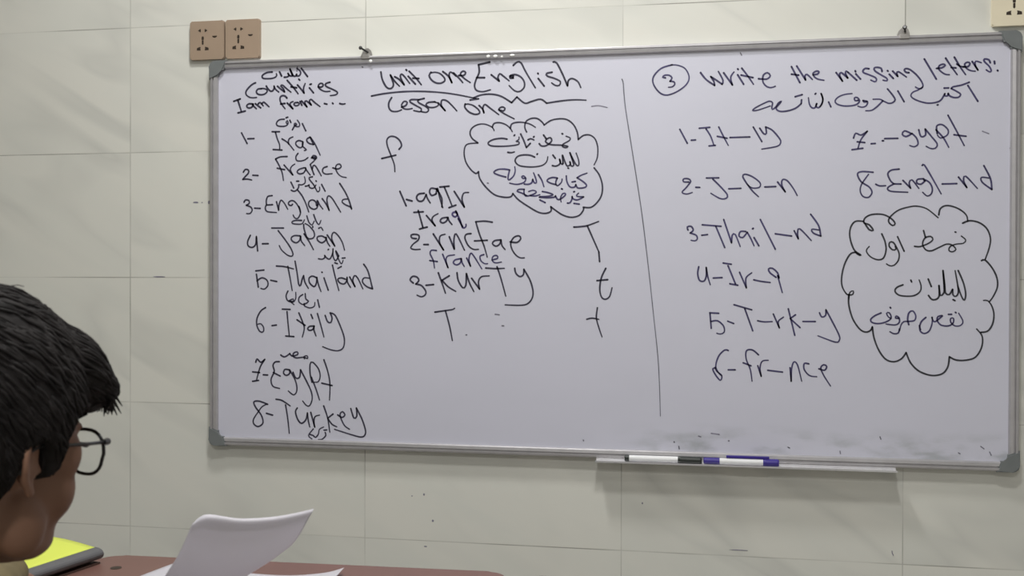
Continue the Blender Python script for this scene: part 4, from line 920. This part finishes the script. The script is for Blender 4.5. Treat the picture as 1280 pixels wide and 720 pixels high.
# eyes, brows, lashes, lips
for s in (-1, 1):
    bm = bmesh.new(); h_ell(bm, (.0745, s * .030, .0135), (.0112, .0112, .0112))
    e = child(link_mesh('eyeball', bm, M['eye'], None, smooth=True))
    bm = bmesh.new(); h_ell(bm, (.0832, s * .030, .0120), (.0030, .0056, .0056))
    ir = link_mesh('iris', bm, M['iris'], None, smooth=True); ir.parent = e; ir.location = (0, 0, 0)
    bm = bmesh.new()
    for k in range(26):
        t = k / 25; y = .016 + .030 * t
        hair_lock(bm, [(.079 - .25 * max(0, y - .034), s * y, .043 + .004 * math.sin(PI * t)), (.087 - .45 * max(0, y - .034), s * (y + .006), .046 + .004 * math.sin(PI * t))], .0018, .0005)
    child(link_mesh('eyebrow', bm, M['hair'], None))
    bm = bmesh.new()
    for k in range(14):
        t = k / 13; y = .020 + .024 * t
        hair_lock(bm, [(.0865 - .5 * max(0, y - .030), s * y, .0165), (.0930 - .5 * max(0, y - .030), s * (y + .003), .0145), (.0965 - .5 * max(0, y - .030), s * (y + .006), .0170)], .0010, .0003)
    child(link_mesh('eyelashes', bm, M['hair'], None))
bm = bmesh.new(); h_ell(bm, (.0840, 0, -.0405), (.0055, .0180, .0036)); h_ell(bm, (.0830, 0, -.0480), (.0060, .0160, .0042))
child(link_mesh('lips', bm, M['lip'], None, smooth=True))

# clothes
bm = bmesh.new()
chain(bm, [NECK + Vector((0, -.015, -.035)), Vector((.725, -1.665, .70)), HIP + Vector((0, 0, -.01))], [.088, .122, .132])
chain(bm, [NECK + Vector((.03, -.01, -.035)), SH_R, EL_R, EL_R.lerp(WR_R, .86)], [.050, .058, .047, .035])
chain(bm, [NECK + Vector((-.03, -.01, -.035)), SH_L, EL_L, EL_L.lerp(WR_L, 1.10)], [.050, .058, .043, .028])
for s in (SH_R, SH_L):
    add_capsule(bm, s + Vector((0, 0, -.01)), Vector((.73 + (s.x - .722) * .60, -1.655, .70)), .064, .098)
shirt = remeshed('shirt', bm, .006, M['shirt'], None, 6)
moves = [v.normal * (noise.noise(v.co * 22) * .004) for v in shirt.data.vertices]
for v, mv in zip(shirt.data.vertices, moves): v.co += mv
child(shirt)
bm = bmesh.new()
rim = []
for k in range(25):
    a = 2 * PI * k / 24
    rim.append(NECK + Vector((.062 * math.cos(a), .058 * math.sin(a) - .004, -.010 + .010 * math.sin(a + PI))))
add_tube(bm, rim, .011, 8, caps=False)
child(link_mesh('collar', bm, M['shirt'], None, smooth=True), person)
bm = bmesh.new()
chain(bm, [HIP, HIP_R, KN_R, AN_R + Vector((0, 0, .02))], [.118, .094, .068, .054])
chain(bm, [HIP, HIP_L, KN_L, AN_L + Vector((0, 0, .02))], [.118, .094, .068, .054])
child(remeshed('trousers', bm, .007, M['trouser'], None, 5))
for a in (AN_R, AN_L):
    bm = bmesh.new()
    chain(bm, [a + Vector((0, -.045, -.048)), a + Vector((0, .05, -.045)), a + Vector((0, .155, -.056))], [.036, .038, .028])
    add_box(bm, (a.x - .044, a.y - .085, .002), (a.x + .044, a.y + .19, .026), .008)
    child(remeshed('shoe', bm, .005, M['shoe'], None, 3))

# glasses, worn but a thing of their own
gl = thing('eyeglasses', 'black plastic-rimmed glasses worn by the person at the lower left', 'glasses', hp(.095, 0, 0))
GL = gl.location.copy()
def gchild(o):
    o.parent = gl; o.location = o.location - GL; return o
def rim_pts(s, n=28):
    out = []
    for k in range(n):
        a = 2 * PI * k / n
        ca, sa = math.cos(a), math.sin(a)
        yy = .0255 * math.copysign(abs(ca) ** .78, ca); zz = .0215 * math.copysign(abs(sa) ** .85, sa)
        if sa < 0: yy *= .93
        y = .0345 + yy
        out.append((GX - .10 * max(0, y - .012) ** 1.25 * 1.6, s * y, GZ + zz))
    return out
GX, GZ = .0985, .008
for s in (-1, 1):
    pts = [hp(*p) for p in rim_pts(s)]
    bm = bmesh.new(); add_tube(bm, pts + pts[:2], .0017, 8, caps=False)
    gchild(link_mesh('rim', bm, M['glasses'], None, smooth=True))
    bm = bmesh.new()
    c = hp(GX - .003, s * .0345, GZ)
    f = [bm.verts.new(p) for p in pts]; g = [bm.verts.new(p + H_ROT @ Vector((-.0012, 0, 0))) for p in pts]
    bm.faces.new(f); bm.faces.new(g[::-1])
    for k in range(len(pts)): bm.faces.new((f[k], f[(k + 1) % len(pts)], g[(k + 1) % len(pts)], g[k]))
    gchild(link_mesh('lens', bm, M['lens'], None))
    xo = GX - .10 * .048 ** 1.25 * 1.6
    bm = bmesh.new()
    add_tube(bm, [hp(xo + .001, s * .0590, GZ + .010), hp(xo - .001, s * .0650, GZ + .012), hp(xo - .008, s * .0672, GZ + .012)], [.0026, .0036, .0030], 8)
    gchild(link_mesh('hinge', bm, M['glasses'], None))
    bm = bmesh.new()
    add_tube(bm, [hp(xo - .006, s * .0675, GZ + .012), hp(.060, s * .0700, .021), hp(.030, s * .0725, .023), hp(.006, s * .0770, .026), hp(-.008, s * .0790, .022), hp(-.018, s * .0790, .004)], [.0018, .0017, .0017, .0019, .0021, .0022], 8)
    gchild(link_mesh('temple_arm', bm, M['glasses'], None, smooth=True))
bm = bmesh.new(); add_tube(bm, [hp(GX - .0008, -.0100, GZ + .006), hp(GX + .002, -.004, GZ + .010), hp(GX + .002, .004, GZ + .010), hp(GX - .0008, .0100, GZ + .006)], .0019, 8)
gchild(link_mesh('bridge', bm, M['glasses'], None, smooth=True))

# ------------------------------------------------------------------ chair under the person
ch = thing('school_chair', 'plain chair the person is sitting on at the desk', 'chair', (.73, -1.73, 0))
bm = bmesh.new(); add_prism(bm, rounded_rect(.38, .37, .04, 6), 'z', .358, .374)
link_mesh('seat', bm, M['desk'], ch)
bm = bmesh.new(); add_box(bm, (-.17, -.215, .64), (.17, -.200, .80), .005)
link_mesh('backrest', bm, M['desk'], ch)
for sx in (-1, 1):
    bm = bmesh.new(); add_tube(bm, [(sx * .155, .15, 0), (sx * .155, .14, .358)], .012, 12)
    link_mesh('leg', bm, M['steel'], ch)
    bm = bmesh.new(); add_tube(bm, [(sx * .155, -.20, 0), (sx * .155, -.165, .358), (sx * .150, -.185, .50), (sx * .150, -.196, .78)], .012, 12)
    link_mesh('leg', bm, M['steel'], ch)
